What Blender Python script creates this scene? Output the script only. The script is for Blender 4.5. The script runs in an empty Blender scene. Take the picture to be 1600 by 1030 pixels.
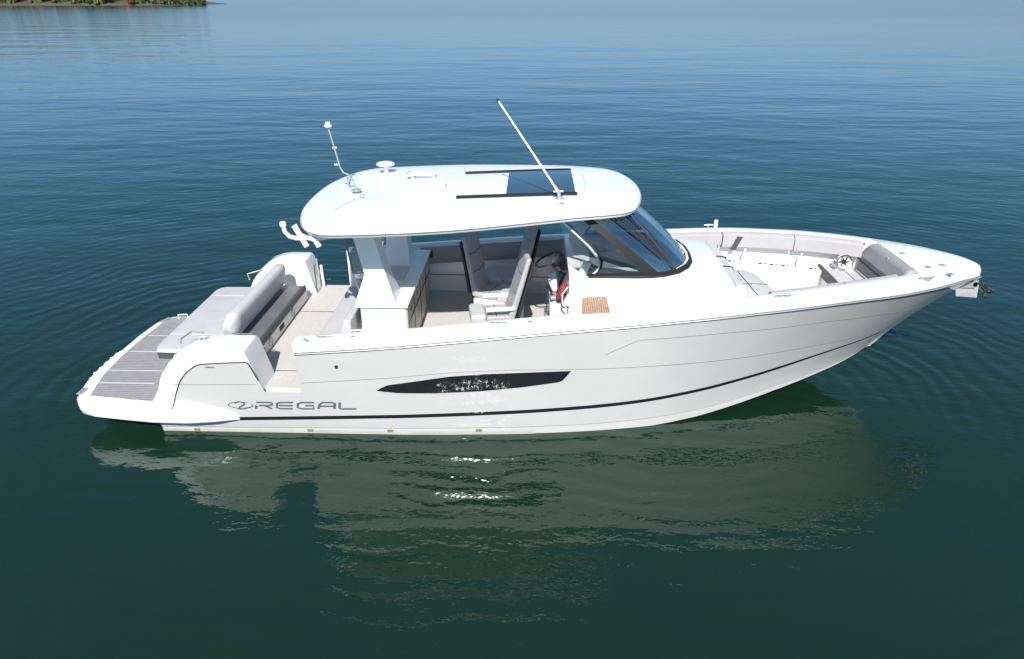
import bpy, bmesh, math, random
from mathutils import Vector, Matrix
R = math.radians
random.seed(7)
C = bpy.context.scene.collection
sc = bpy.context.scene

# ------------------------------------------------------------------ camera
cam_d = bpy.data.cameras.new('camera'); cam = bpy.data.objects.new('camera', cam_d); C.objects.link(cam)
cam_d.sensor_width = 36.0; cam_d.lens = 1067/1600*36; cam_d.clip_start = .1; cam_d.clip_end = 20000
cam.location = (4.8, -9.0, 5.15)
cam.rotation_euler = (R(90-26.1122), 0, R(1.6871))
sc.camera = cam
# ------------------------------------------------------------------ world, sun
SUN_EL, SUN_DX = 42.0, 0.0
w = bpy.data.worlds.new('World'); sc.world = w; w.use_nodes = True
nt = w.node_tree; nt.nodes.clear()
sky = nt.nodes.new('ShaderNodeTexSky'); sky.sky_type = 'NISHITA'; sky.sun_disc = False
sky.sun_elevation = R(SUN_EL); sky.sun_rotation = math.atan2(SUN_DX, -1.0)
sky.altitude = 100; sky.air_density = 1.0; sky.dust_density = 0.6; sky.ozone_density = 2.5
bg = nt.nodes.new('ShaderNodeBackground'); bg.inputs['Strength'].default_value = 0.085
wo = nt.nodes.new('ShaderNodeOutputWorld')
# pale blue summer haze: colour balance of the sky, stronger low down
tc = nt.nodes.new('ShaderNodeTexCoord'); sx = nt.nodes.new('ShaderNodeSeparateXYZ'); nt.links.new(tc.outputs['Generated'], sx.inputs[0])
rmp = nt.nodes.new('ShaderNodeValToRGB'); el = rmp.color_ramp.elements
el[0].position = 0.0; el[0].color = (.36, .50, .80, 1); el[1].position = .75; el[1].color = (.80, .84, .84, 1)
for p_, c_ in ((.10, (.42, .57, .76, 1)), (.30, (.44, .77, .86, 1))):
    e_ = el.new(p_); e_.color = c_
nt.links.new(sx.outputs[2], rmp.inputs[0])
gn = nt.nodes.new('ShaderNodeValToRGB'); el = gn.color_ramp.elements
el[0].position = 0.0; el[0].color = (.34, .34, .34, 1); el[1].position = .7; el[1].color = (.36, .36, .36, 1)
for p_, c_ in ((.10, .38), (.22, .32), (.38, .32), (.5, .31)):
    e_ = el.new(p_); e_.color = (c_, c_, c_, 1)
nt.links.new(sx.outputs[2], gn.inputs[0])
vm = nt.nodes.new('ShaderNodeVectorMath'); vm.operation = 'MULTIPLY'; nt.links.new(sky.outputs[0], vm.inputs[0]); nt.links.new(rmp.outputs[0], vm.inputs[1])
vm2 = nt.nodes.new('ShaderNodeVectorMath'); vm2.operation = 'MULTIPLY'; nt.links.new(vm.outputs[0], vm2.inputs[0]); nt.links.new(gn.outputs[0], vm2.inputs[1])
vm3 = nt.nodes.new('ShaderNodeVectorMath'); vm3.operation = 'SCALE'; nt.links.new(vm2.outputs[0], vm3.inputs[0]); vm3.inputs['Scale'].default_value = 3.3
nt.links.new(vm3.outputs[0], bg.inputs[0]); nt.links.new(bg.outputs[0], wo.inputs[0])
sd = bpy.data.lights.new('sun', 'SUN'); sd.energy = 4.9; sd.angle = R(.53); sd.color = (1, .95, .88)
sun = bpy.data.objects.new('sun', sd); C.objects.link(sun)
ce = math.cos(R(SUN_EL)); n_ = math.hypot(SUN_DX, 1)
to_sun = Vector((SUN_DX/n_*ce, -1/n_*ce, math.sin(R(SUN_EL))))
sun.rotation_euler = to_sun.to_track_quat('Z', 'Y').to_euler()
sun.location = to_sun*60
sc.view_settings.view_transform = 'Standard'; sc.view_settings.look = 'None'
sc.view_settings.exposure = 0.55; sc.view_settings.gamma = 1
sc.cycles.use_denoising = True
sc.cycles.max_bounces = 10; sc.cycles.transparent_max_bounces = 12
sc.cycles.sample_clamp_indirect = 3
sc.cycles.blur_glossy = 0.0

# ------------------------------------------------------------------ materials
def newmat(name):
    m = bpy.data.materials.new(name); m.use_nodes = True
    return m, m.node_tree, m.node_tree.nodes['Principled BSDF']
def mat(name, col, rough=.5, metal=0, coat=0, noise=.0, nscale=6.0, bump=0, bscale=60, spec=.5):
    m, t, b = newmat(name)
    b.inputs['Roughness'].default_value = rough; b.inputs['Metallic'].default_value = metal
    b.inputs['Coat Weight'].default_value = coat; b.inputs['Coat Roughness'].default_value = .05
    b.inputs['Specular IOR Level'].default_value = spec
    g = t.nodes.new('ShaderNodeNewGeometry')
    if noise:
        n = t.nodes.new('ShaderNodeTexNoise'); n.inputs['Scale'].default_value = nscale; n.inputs['Detail'].default_value = 5
        t.links.new(g.outputs['Position'], n.inputs['Vector'])
        mr = t.nodes.new('ShaderNodeMapRange'); mr.inputs[1].default_value = .3; mr.inputs[2].default_value = .7
        mr.inputs[3].default_value = 1-noise; mr.inputs[4].default_value = 1+noise*.5
        t.links.new(n.outputs[0], mr.inputs[0])
        mx = t.nodes.new('ShaderNodeVectorMath'); mx.operation = 'SCALE'; mx.inputs[0].default_value = col
        t.links.new(mr.outputs[0], mx.inputs['Scale']); t.links.new(mx.outputs[0], b.inputs['Base Color'])
    else: b.inputs['Base Color'].default_value = (*col, 1)
    if bump:
        n = t.nodes.new('ShaderNodeTexNoise'); n.inputs['Scale'].default_value = bscale; n.inputs['Detail'].default_value = 3
        t.links.new(g.outputs['Position'], n.inputs['Vector'])
        bp = t.nodes.new('ShaderNodeBump'); bp.inputs['Strength'].default_value = 1; bp.inputs['Distance'].default_value = bump
        t.links.new(n.outputs[0], bp.inputs['Height']); t.links.new(bp.outputs[0], b.inputs['Normal'])
    return m
def striped(name, c1, c2, axis, period, duty, rough=.6, jitter=.12, stretch=(1, 1, 1)):
    """strips of c1 with thin lines of c2, along the world axis"""
    m, t, b = newmat(name); b.inputs['Roughness'].default_value = rough
    g = t.nodes.new('ShaderNodeNewGeometry'); s = t.nodes.new('ShaderNodeSeparateXYZ'); t.links.new(g.outputs['Position'], s.inputs[0])
    d = t.nodes.new('ShaderNodeMath'); d.operation = 'DIVIDE'; d.inputs[1].default_value = period; t.links.new(s.outputs[axis], d.inputs[0])
    f = t.nodes.new('ShaderNodeMath'); f.operation = 'FRACT'; t.links.new(d.outputs[0], f.inputs[0])
    l = t.nodes.new('ShaderNodeMath'); l.operation = 'LESS_THAN'; l.inputs[1].default_value = duty; t.links.new(f.outputs[0], l.inputs[0])
    mp = t.nodes.new('ShaderNodeVectorMath'); mp.operation = 'MULTIPLY'; mp.inputs[1].default_value = stretch; t.links.new(g.outputs['Position'], mp.inputs[0])
    n = t.nodes.new('ShaderNodeTexNoise'); n.inputs['Scale'].default_value = 14; n.inputs['Detail'].default_value = 5; t.links.new(mp.outputs[0], n.inputs['Vector'])
    mr = t.nodes.new('ShaderNodeMapRange'); mr.inputs[1].default_value = .3; mr.inputs[2].default_value = .7; mr.inputs[3].default_value = 1-jitter; mr.inputs[4].default_value = 1+jitter
    t.links.new(n.outputs[0], mr.inputs[0])
    mx = t.nodes.new('ShaderNodeMix'); mx.data_type = 'RGBA'; mx.inputs[6].default_value = (*c1, 1); mx.inputs[7].default_value = (*c2, 1)
    t.links.new(l.outputs[0], mx.inputs[0])
    vs = t.nodes.new('ShaderNodeVectorMath'); vs.operation = 'SCALE'; t.links.new(mx.outputs[2], vs.inputs[0]); t.links.new(mr.outputs[0], vs.inputs['Scale'])
    t.links.new(vs.outputs[0], b.inputs['Base Color'])
    return m
WHITE = mat('white_gelcoat', (.80, .80, .79), .22, coat=.4, noise=.03, nscale=2.5)
HULLM = mat('hull_gelcoat', (.49, .482, .47), .10, coat=.3, noise=.04, nscale=1.1, bump=.004, bscale=3.2)
LINER = mat('liner_gelcoat', (.72, .71, .69), .35, noise=.05)
BLACK = mat('black_gelcoat', (.012, .012, .016), .06, coat=.6, bump=.004, bscale=3.2)
RUBBER = mat('black_rubber', (.02, .02, .022), .6)
FRAME = mat('dark_frame', (.018, .017, .018), .55, spec=.3)
SEAM = mat('seam_grey', (.13, .13, .135), .5)
STEEL = mat('stainless_steel', (.50, .49, .48), .38, metal=.55)
CUSH = mat('grey_vinyl', (.46, .455, .465), .5, noise=.06, nscale=5, bump=.004, bscale=9)
CUSHL = mat('light_grey_vinyl', (.52, .515, .525), .5, noise=.05, nscale=5, bump=.004, bscale=9)
SEATG = mat('seat_vinyl', (.36, .355, .365), .5, noise=.06, nscale=5, bump=.004, bscale=12)
CUSHD = mat('charcoal_vinyl', (.055, .055, .06), .55, bump=.0015, bscale=80)
FLOOR = mat('beige_woven_floor', (.50, .482, .46), .8, noise=.08, nscale=25, bump=.002, bscale=150)
NONSKID = mat('cockpit_nonskid', (.74, .73, .72), .7, bump=.001, bscale=200)
LETTER = mat('lettering_charcoal', (.10, .115, .13), .3)
RED = mat('red_cloth', (.22, .03, .035), .8, bump=.006, bscale=20)
GREYW = striped('drawer_veneer', (.46, .43, .37), (.30, .28, .24), 1, .028, .3, .4, .18, (3, 20, 3))
TEAK = striped('teak_slats', (.30, .17, .105), (.50, .38, .29), 0, .026, .22, .5, .3, (6, 1, 6))
PAD = striped('grey_foam_decking', (.29, .28, .30), (.16, .155, .17), 1, .045, .25, .75, .08)
STAIN = mat('scum_stain', (.20, .16, .08), .7)
def glass(name, tint, gloss_boost=0.0, dark=0):
    m = bpy.data.materials.new(name); m.use_nodes = True; t = m.node_tree; t.nodes.clear()
    o = t.nodes.new('ShaderNodeOutputMaterial'); tr = t.nodes.new('ShaderNodeBsdfTransparent'); tr.inputs[0].default_value = (*tint, 1)
    gl = t.nodes.new('ShaderNodeBsdfGlossy'); gl.inputs['Roughness'].default_value = .02; gl.inputs[0].default_value = (.95, .97, 1, 1)
    fr = t.nodes.new('ShaderNodeFresnel'); fr.inputs[0].default_value = 1.5
    ad = t.nodes.new('ShaderNodeMath'); ad.operation = 'ADD'; ad.inputs[1].default_value = gloss_boost; ad.use_clamp = True
    t.links.new(fr.outputs[0], ad.inputs[0])
    mx = t.nodes.new('ShaderNodeMixShader'); t.links.new(ad.outputs[0], mx.inputs[0])
    t.links.new(tr.outputs[0], mx.inputs[1]); t.links.new(gl.outputs[0], mx.inputs[2]); t.links.new(mx.outputs[0], o.inputs[0])
    return m
GLASS = glass('clear_glass', (.80, .85, .86), .04)
GLASSF = glass('tinted_glass', (.30, .34, .37), .34)
SKYL = mat('skylight_glass', (.035, .05, .075), .05, coat=.6)

# ------------------------------------------------------------------ mesh helpers
class MB:
    def __init__(s): s.v = []; s.f = []
    def add(s, vs, fs):
        o = len(s.v); s.v += [tuple(p) for p in vs]; s.f += [tuple(i+o for i in f) for f in fs]; return s
    def box(s, x0, x1, y0, y1, z0, z1):
        return s.hexa([(x0, y0, z0), (x1, y0, z0), (x1, y1, z0), (x0, y1, z0), (x0, y0, z1), (x1, y0, z1), (x1, y1, z1), (x0, y1, z1)])
    def hexa(s, p):
        return s.add(p, [(3, 2, 1, 0), (4, 5, 6, 7), (0, 1, 5, 4), (1, 2, 6, 5), (2, 3, 7, 6), (3, 0, 4, 7)])
    def loft(s, rows, closed=False, caps=False):
        n = len(rows[0]); o = len(s.v)
        for r in rows: s.v += [tuple(p) for p in r]
        m = n if closed else n-1
        for i in range(len(rows)-1):
            for j in range(m):
                a = o+i*n+j; b = o+i*n+(j+1) % n; s.f.append((a, b, b+n, a+n))
        if caps:
            s.f.append(tuple(o+j for j in range(n))[::-1]); s.f.append(tuple(o+(len(rows)-1)*n+j for j in range(n)))
        return s
    def tube(s, pts, r, n=8):
        pts = [Vector(p) for p in pts]; rows = []; rr = r if isinstance(r, (list, tuple)) else [r]*len(pts)
        up = None
        for i, p in enumerate(pts):
            d = (pts[min(i+1, len(pts)-1)]-pts[max(i-1, 0)]).normalized()
            if up is None: up = Vector((0, 0, 1)) if abs(d.z) < .9 else Vector((1, 0, 0))
            a = d.cross(up)
            a = a.normalized() if a.length > 1e-6 else Vector((1, 0, 0)); b = a.cross(d).normalized(); up = b
            rows.append([p+rr[i]*(math.cos(2*math.pi*k/n)*a+math.sin(2*math.pi*k/n)*b) for k in range(n)])
        return s.loft(rows, True, True)
    def prism(s, poly, axis, a, b):
        """poly of 2D points extruded along axis (0,1,2) from a to b"""
        def mk(q, c):
            return {0: (c, q[0], q[1]), 1: (q[0], c, q[1]), 2: (q[0], q[1], c)}[axis]
        return s.loft([[mk(q, a) for q in poly], [mk(q, b) for q in poly]], True, True)
    def disc(s, c, r, h, axis=(0, 0, 1), n=20, prof=None):
        ax = Vector(axis).normalized(); u = ax.orthogonal().normalized(); v = ax.cross(u); c = Vector(c)
        prof = prof or [(1, 0), (1, .8), (.9, 1)]
        rows = [[c+ax*h*z+r*k*(math.cos(2*math.pi*i/n)*u+math.sin(2*math.pi*i/n)*v) for i in range(n)] for k, z in prof]
        return s.loft(rows, True, True)
    def build(s, name, m, parent=None, bevel=0, seg=2, ang=40, loc=(0, 0, 0), fixn=True):
        me = bpy.data.meshes.new(name); me.from_pydata(s.v, [], s.f)
        if fixn:
            bm = bmesh.new(); bm.from_mesh(me); bmesh.ops.recalc_face_normals(bm, faces=bm.faces); bm.to_mesh(me); bm.free()
        me.materials.append(m); me.polygons.foreach_set('use_smooth', [True]*len(me.polygons))
        me.set_sharp_from_angle(angle=R(ang))
        o = bpy.data.objects.new(name, me); C.objects.link(o); o.location = loc
        if parent: o.parent = parent
        if bevel:
            b = o.modifiers.new('bevel', 'BEVEL'); b.width = bevel; b.segments = seg; b.limit_method = 'ANGLE'; b.angle_limit = R(35)
            b.harden_normals = True
        return o
def tag(o, label=None, cat=None, group=None, kind=None):
    for k, v in (('label', label), ('category', cat), ('group', group), ('kind', kind)):
        if v: o[k] = v
    return o
def empty(name, loc=(0, 0, 0), parent=None):
    o = bpy.data.objects.new(name, None); C.objects.link(o); o.location = loc; o.empty_display_size = .3
    if parent: o.parent = parent
    return o
def interp(x, xs, ys):
    if x <= xs[0]: return ys[0]
    for i in range(len(xs)-1):
        if x <= xs[i+1]:
            t = (x-xs[i])/(xs[i+1]-xs[i]); return ys[i]+(ys[i+1]-ys[i])*t
    return ys[-1]
def spl(x, xs, ys):
    """monotone-ish cubic (Catmull-Rom on uneven knots)"""
    if x <= xs[0]: return ys[0]
    if x >= xs[-1]: return ys[-1]
    n = len(xs)
    def m(i):
        if i == 0: return (ys[1]-ys[0])/(xs[1]-xs[0])
        if i == n-1: return (ys[-1]-ys[-2])/(xs[-1]-xs[-2])
        a = (ys[i]-ys[i-1])/(xs[i]-xs[i-1]); b = (ys[i+1]-ys[i])/(xs[i+1]-xs[i])
        if a*b <= 0: return 0
        return 2*a*b/(a+b)
    for i in range(n-1):
        if x <= xs[i+1]:
            h = xs[i+1]-xs[i]; t = (x-xs[i])/h; a, b = m(i)*h, m(i+1)*h
            return (2*t**3-3*t*t+1)*ys[i]+(t**3-2*t*t+t)*a+(-2*t**3+3*t*t)*ys[i+1]+(t**3-t*t)*b

# ------------------------------------------------------------------ water
def make_water():
    m, t, b = newmat('lake_water')
    b.inputs['Base Color'].default_value = (.0052, .0205, .0110, 1); b.inputs['Specular Tint'].default_value = (.80, 1, .94, 1); b.inputs['Roughness'].default_value = .035
    b.inputs['IOR'].default_value = 1.62; b.inputs['Specular IOR Level'].default_value = .5
    N = t.nodes; L = t.links
    g = N.new('ShaderNodeNewGeometry')
    def math_(op, a, c=None, d=None):
        n = N.new('ShaderNodeMath'); n.operation = op
        for i, q in enumerate((a, c, d)):
            if q is None: continue
            if isinstance(q, (int, float)): n.inputs[i].default_value = q
            else: L.new(q, n.inputs[i])
        return n.outputs[0]
    def noise(scale, vec, detail=2, rough=.5, dist=0):
        mp = N.new('ShaderNodeMapping'); mp.inputs['Scale'].default_value = vec[:3]; mp.inputs['Rotation'].default_value = (0, 0, R(vec[3]))
        L.new(g.outputs['Position'], mp.inputs[0])
        n = N.new('ShaderNodeTexNoise'); n.inputs['Scale'].default_value = scale; n.inputs['Detail'].default_value = detail
        n.inputs['Roughness'].default_value = rough; n.inputs['Distortion'].default_value = dist
        L.new(mp.outputs[0], n.inputs['Vector']); return math_('SUBTRACT', n.outputs[0], .5)
    swell = noise(.22, (.45, 1, 1, 6), 2, .45)          # long low undulations
    mid = noise(1.1, (.45, 1, 1, -8), 2, .5)
    rip = noise(5.5, (.55, 1, 1, 14), 3, .55)          # hand-sized ripples
    fine = noise(15, (.6, 1, 1, 20), 2, .5)
    rg = N.new('ShaderNodeMapRange'); rg.inputs[1].default_value = 12; rg.inputs[2].default_value = 200; rg.inputs[3].default_value = .03; rg.inputs[4].default_value = .12
    sy = N.new('ShaderNodeSeparateXYZ'); L.new(g.outputs['Position'], sy.inputs[0]); L.new(sy.outputs[1], rg.inputs[0]); L.new(rg.outputs[0], b.inputs['Roughness'])
    # rings spreading from the hull: distance to the boat's waterline axis
    s = N.new('ShaderNodeSeparateXYZ'); L.new(g.outputs['Position'], s.inputs[0])
    cx = N.new('ShaderNodeClamp'); cx.inputs['Min'].default_value = .6; cx.inputs['Max'].default_value = 8.6; L.new(s.outputs[0], cx.inputs[0])
    dx = math_('SUBTRACT', s.outputs[0], cx.outputs[0])
    dist = math_('SQRT', math_('ADD', math_('MULTIPLY', dx, dx), math_('MULTIPLY', s.outputs[1], s.outputs[1])))
    wob = math_('MULTIPLY', noise(.5, (1, 1, 1, 0), 2), 1.1)
    ph = math_('ADD', dist, wob)
    ring = math_('SINE', math_('MULTIPLY', ph, 19.0))
    ring2 = math_('SINE', math_('MULTIPLY', ph, 34.0))
    fade = math_('POWER', 2.718, math_('MULTIPLY', dist, -.13))
    patch = N.new('ShaderNodeMapRange'); patch.inputs[1].default_value = -.12; patch.inputs[2].default_value = .12; L.new(noise(.35, (.7, 1, 1, 30), 2), patch.inputs[0])
    h = math_('MULTIPLY', swell, .085)
    near = N.new('ShaderNodeMapRange'); near.inputs[1].default_value = 3; near.inputs[2].default_value = 30; near.inputs[3].default_value = 1; near.inputs[4].default_value = .35; L.new(sy.outputs[1], near.inputs[0])
    big = N.new('ShaderNodeMapRange'); big.inputs[1].default_value = 5; big.inputs[2].default_value = 40; big.inputs[3].default_value = 0; big.inputs[4].default_value = .11; L.new(sy.outputs[1], big.inputs[0])
    h = math_('ADD', h, math_('MULTIPLY', noise(.13, (.4, 1, 1, 4), 1, .4), big.outputs[0]))
    h = math_('ADD', h, math_('MULTIPLY', mid, .032))
    h = math_('ADD', h, math_('MULTIPLY', math_('MULTIPLY', rip, near.outputs[0]), .010))
    h = math_('ADD', h, math_('MULTIPLY', fine, .0022))
    amp = math_('MULTIPLY', fade, math_('ADD', math_('MULTIPLY', patch.outputs[0], .8), .25))
    h = math_('ADD', h, math_('MULTIPLY', math_('MULTIPLY', ring, amp), .0040))
    h = math_('ADD', h, math_('MULTIPLY', math_('MULTIPLY', ring2, amp), .0007))
    bp = N.new('ShaderNodeBump'); bp.inputs['Strength'].default_value = 1; bp.inputs['Distance'].default_value = 1
    L.new(h, bp.inputs['Height']); L.new(bp.outputs[0], b.inputs['Normal'])
    mb = MB(); mb.add([(-4000, -600, 0), (4000, -600, 0), (4000, 7000, 0), (-4000, 7000, 0)], [(0, 1, 2, 3)])
    o = mb.build('water', m); tag(o, kind='structure', label='calm green and blue lake water with low ripples')
make_water()

# ------------------------------------------------------------------ hull form
SX = [0, 1, 2, 3, 4, 5, 6, 7, 7.5, 8, 8.5, 9, 9.5, 10, 10.3, 10.5, 10.7, 10.83, 10.92, 10.97]
SY = [1.79, 1.80, 1.80, 1.79, 1.75, 1.70, 1.64, 1.56, 1.50, 1.42, 1.30, 1.17, 1.00, .77, .60, .47, .335, .235, .14, 0]
SZ = [1.28, 1.32, 1.39, 1.47, 1.56, 1.65, 1.73, 1.815, 1.855, 1.885, 1.905, 1.92, 1.92, 1.915, 1.91, 1.90, 1.88, 1.86, 1.84, 1.82]
CX = [0, 1, 3, 4.5, 5.5, 6.3, 7, 7.4, 7.8, 8.2, 8.5, 8.8, 9.2, 9.5, 9.75]
CY = [1.67, 1.67, 1.67, 1.62, 1.53, 1.40, 1.22, 1.09, .95, .79, .66, .51, .30, .14, 0]
CZ = [.08, .085, .11, .12, .125, .14, .17, .21, .265, .32, .355, .385, .43, .49, .56]
hb = lambda x: spl(x, SX, SY)
zt = lambda x: spl(x, SX, SZ)
CAP = .13
def xs_of(s): return 10.97*s
def xc_of(s): return 10.97*s-1.17*s**7
def hull_pt(s, t):
    """starboard topside: s along the boat, t 0 (chine) .. 1 (rail)"""
    xc, xr = xc_of(s), xs_of(s)
    yc, zc = spl(xc, CX, CY), spl(xc, CX, CZ)
    yr, zr = hb(xr), zt(xr)-CAP
    p = interp(s, [0, .45, .8, 1], [.75, .95, 1.25, 1.0])
    tt = max(t, 0)
    y = yc+(yr-yc)*tt**p
    x = xc+(xr-xc)*tt**(1.25)
    return Vector((x, -y, zc+(zr-zc)*t))
def hull_xz(x, z):
    s = x/10.97; t = .5
    for _ in range(12):
        xc, xr = xc_of(s), xs_of(s); zc, zr = spl(xc, CX, CZ), zt(xr)-CAP
        t = max(0, min(1, (z-zc)/(zr-zc)))
        g = (xr-xc)*t**1.25
        s = max(0, min(1, s+(x-(xc+g))/10.97))
    return s, t
def on_hull(x, z, off=.003, side=-1):
    s, t = hull_xz(x, z); p = hull_pt(s, t)
    a = hull_pt(min(1, s+.004), t)-hull_pt(max(0, s-.004), t); b = hull_pt(s, min(1, t+.02))-hull_pt(s, max(0, t-.02))
    n = a.cross(b)
    n = n.normalized() if n.length > 1e-9 else Vector((0, -1, 0))
    if n.y > 0: n = -n
    p = p+n*off
    return Vector((p.x, p.y*(-side), p.z))

boat = empty('motor_boat', (4.8, 0, 0))
tag(boat, 'long white open-bow motor boat with hardtop, adrift on the calm lake', 'motor boat')
def P(): return boat
def par(o):
    return o
# children are written in world coordinates: the empty's offset is cancelled
INV = Matrix.Translation((-4.8, 0, 0))
def B(mb, name, m, parent=None, **k):
    o = mb.build(name, m, **k)
    if parent is None or parent is boat:
        o.parent = boat; o.matrix_parent_inverse = INV
    else:
        o.parent = parent                       # parents are meshes or empties whose own origin is the world origin
    return o
def sub(name, parent=None):
    o = bpy.data.objects.new(name, None); C.objects.link(o); o.empty_display_size = .2
    o.parent = boat; o.matrix_parent_inverse = INV
    return o

# upper edge of the hull side, cut for the boarding doors and the quarters
def zedge(x, door):
    d0, d1 = door
    if x <= d0+.02: return spl(x, [0, .22, .34, .46, .60, .76, 1.46], [.30, .38, .62, .84, .99, 1.08, 1.13]) if x < d0-.10 else interp(x, [d0-.10, d0+.02], [1.12, .70])
    if x < d1: return .68
    return zt(x)-CAP
def hull_side(side, door):
    ss = sorted(set([i/110 for i in range(111)]+[v/10.97 for v in (door[0]-.10, door[0]-.05, door[0]+.019, door[0]+.021, door[1]-.001, door[1]+.001)]+[i*.05/10.97 for i in range(20)]))
    rows = []
    for s in ss:
        x = xs_of(s)
        zc = spl(xc_of(s), CX, CZ); zr = zt(x)-CAP
        tm = (min(zedge(x, door), zr)-zc)/(zr-zc); tm = max(tm, .01)
        rows.append([hull_pt(s, tm*k/16) for k in range(17)])
    return [[Vector((p.x, p.y*(-side), p.z)) for p in r] for r in rows], ss
mb = MB(); bot = MB(); refl_strips = []
for side, door in ((-1, (1.46, 1.94)), (1, (1.26, 1.76))):
    rows, ss = hull_side(side, door); mb.loft(rows)
    # chine step and bottom
    br = []
    for s in ss:
        c = hull_pt(s, 0); y = abs(c.y)
        keel = spl(s, [0, .55, .70, .80, .88, .94, 1], [-.55, -.55, -.45, -.15, .20, .40, .56])
        k = max(0, 1-max(0, s-.5)/.5)
        stepz = .16*k
        ins = min(.02, y*.3)
        p = [Vector((c.x, -y, c.z)), Vector((c.x, -(y-ins), c.z-.012)), Vector((c.x, -(y-ins)+min(.005, y*.3), c.z-stepz-.013*min(1, y*10))),
             Vector((c.x, -y*.45, c.z*.35+keel*.65)), Vector((c.x, 0, keel))]
        p[3].z = min(p[3].z, p[2].z)
        br.append([Vector((q.x, q.y*(-side), q.z)) for q in p])
    rfl = MB(); rfl.loft([[Vector((r[2].x, r[2].y*1.0+side*.006, max(r[2].z, -.05))), Vector((r[2].x, r[2].y+side*.008, min(.05, r[1].z-.03)))] for r in br if r[0].x < 4.9])
    refl_strips.append(rfl)
    bot.loft(br_low := [r[2:] for r in br]); mb.loft([r[:3] for r in br])
# transom
tr = [hull_pt(0, 0), hull_pt(0, .18)]
mb.add([(0, -1.67, .08), (0, 1.67, .08), (0, 1.69, .35), (0, -1.69, .35), (0, -1.64, -.09), (0, 1.64, -.09), (0, 0, -.55)], [(0, 1, 2, 3), (4, 5, 1, 0), (4, 6, 5)])
hull = B(mb, 'hull', HULLM, ang=30)
REFLM = mat('painted_reflection', (.40, .415, .36), .5, noise=.15, nscale=3)  # pale green reflection of the water, put into the colour of the hull step
for rfl in refl_strips: B(rfl, 'water_reflection_strip', REFLM, hull)
B(bot, 'hull_bottom', mat('bottom_dark_green', (.010, .018, .012), .7, spec=.1), hull)  # near-black green so the shaded underside reads as dark water
def hull_strip(name, m, lo, hi, off, n=60, side=-1, parent=None, rows=4):
    """patch on the hull between two (x,z) curves with equal point counts"""
    mb = MB(); rr = []
    for (a, b) in zip(lo, hi):
        rr.append([on_hull(a[0]+(b[0]-a[0])*k/rows, a[1]+(b[1]-a[1])*k/rows, off, side) for k in range(rows+1)])
    mb.loft(rr); return B(mb, name, m, parent or hull)
def resamp(pts, n):
    xs = [p[0] for p in pts]; zs = [p[1] for p in pts]
    return [(xs[0]+(xs[-1]-xs[0])*i/n, interp(xs[0]+(xs[-1]-xs[0])*i/n, xs, zs)) for i in range(n+1)]
stx = [.95, 3, 5.4, 6.2, 7.05, 7.9, 8.85, 9.4, 9.75]; stz = [.235, .305, .40, .445, .53, .65, .79, .86, .91]
def stz_(x): return spl(x, stx, stz)
for side in (-1, 1):
    lo = []; hi = []
    for i in range(101):
        x = .95+(9.98-.95)*i/100; x = min(x, 9.72)
        w_ = interp(x, [0, 8, 9.7], [.028, .026, .010]); lo.append((x, stz_(x)-w_)); hi.append((x, stz_(x)+w_))
    o = hull_strip('boot_stripe', BLACK, lo, hi, .004, side=side)
# hull window
lo = [(2.9, .715), (2.96, .706), (3.15, .682), (3.6, .675), (4.19, .70), (4.7, .75), (5.2, .82), (5.26, .90), (5.31, .975)]
hi = [(2.9, .722), (2.96, .76), (3.03, .80), (3.8, .925), (4.27, .958), (4.8, .972), (5.2, .978), (5.26, .98), (5.31, .981)]
lo2 = resamp(lo, 50); hi2 = resamp(hi, 50)
# white rim round the window, then the dark pane proud of it
cxw, czw = 4.1, .83
grow = lambda L, d: [(x+(.02 if x > cxw else -.02), z+d) for x, z in L]
for side in (-1, 1):
    rim = hull_strip('hull_window', HULLM, grow(lo2, -.012), grow(hi2, .012), .003, side=side, rows=6)
    hull_strip('window_pane', BLACK, lo2, hi2, .006, side=side, parent=rim, rows=6) if False else hull_strip('pane', BLACK, lo2, hi2, .006, side=side, parent=hull, rows=6)
# styling lines
def hull_line(pts, r=.005, name='style_line', m=SEAM, n=40, side=-1):
    pp = resamp(pts, n); mb = MB(); mb.tube([on_hull(x, z, -.001, side) for x, z in pp], r*.85, 6); B(mb, name, m, hull)
for side in (-1, 1):
    hull_line([(.35, .77), (1.39, .79)], side=side, n=10)
    hull_line([(1.97, .82), (3.01, .90), (3.8, .98), (4.6, 1.01), (5.67, .995), (6.94, 1.0), (8.15, 1.0), (9.2, .97), (9.62, .95)], side=side, n=90)
    hull_line([(5.72, 1.20), (6.12, 1.40), (7.26, 1.45), (8.45, 1.46), (9.3, 1.42), (10.15, 1.33)], side=side, n=90)
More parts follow.
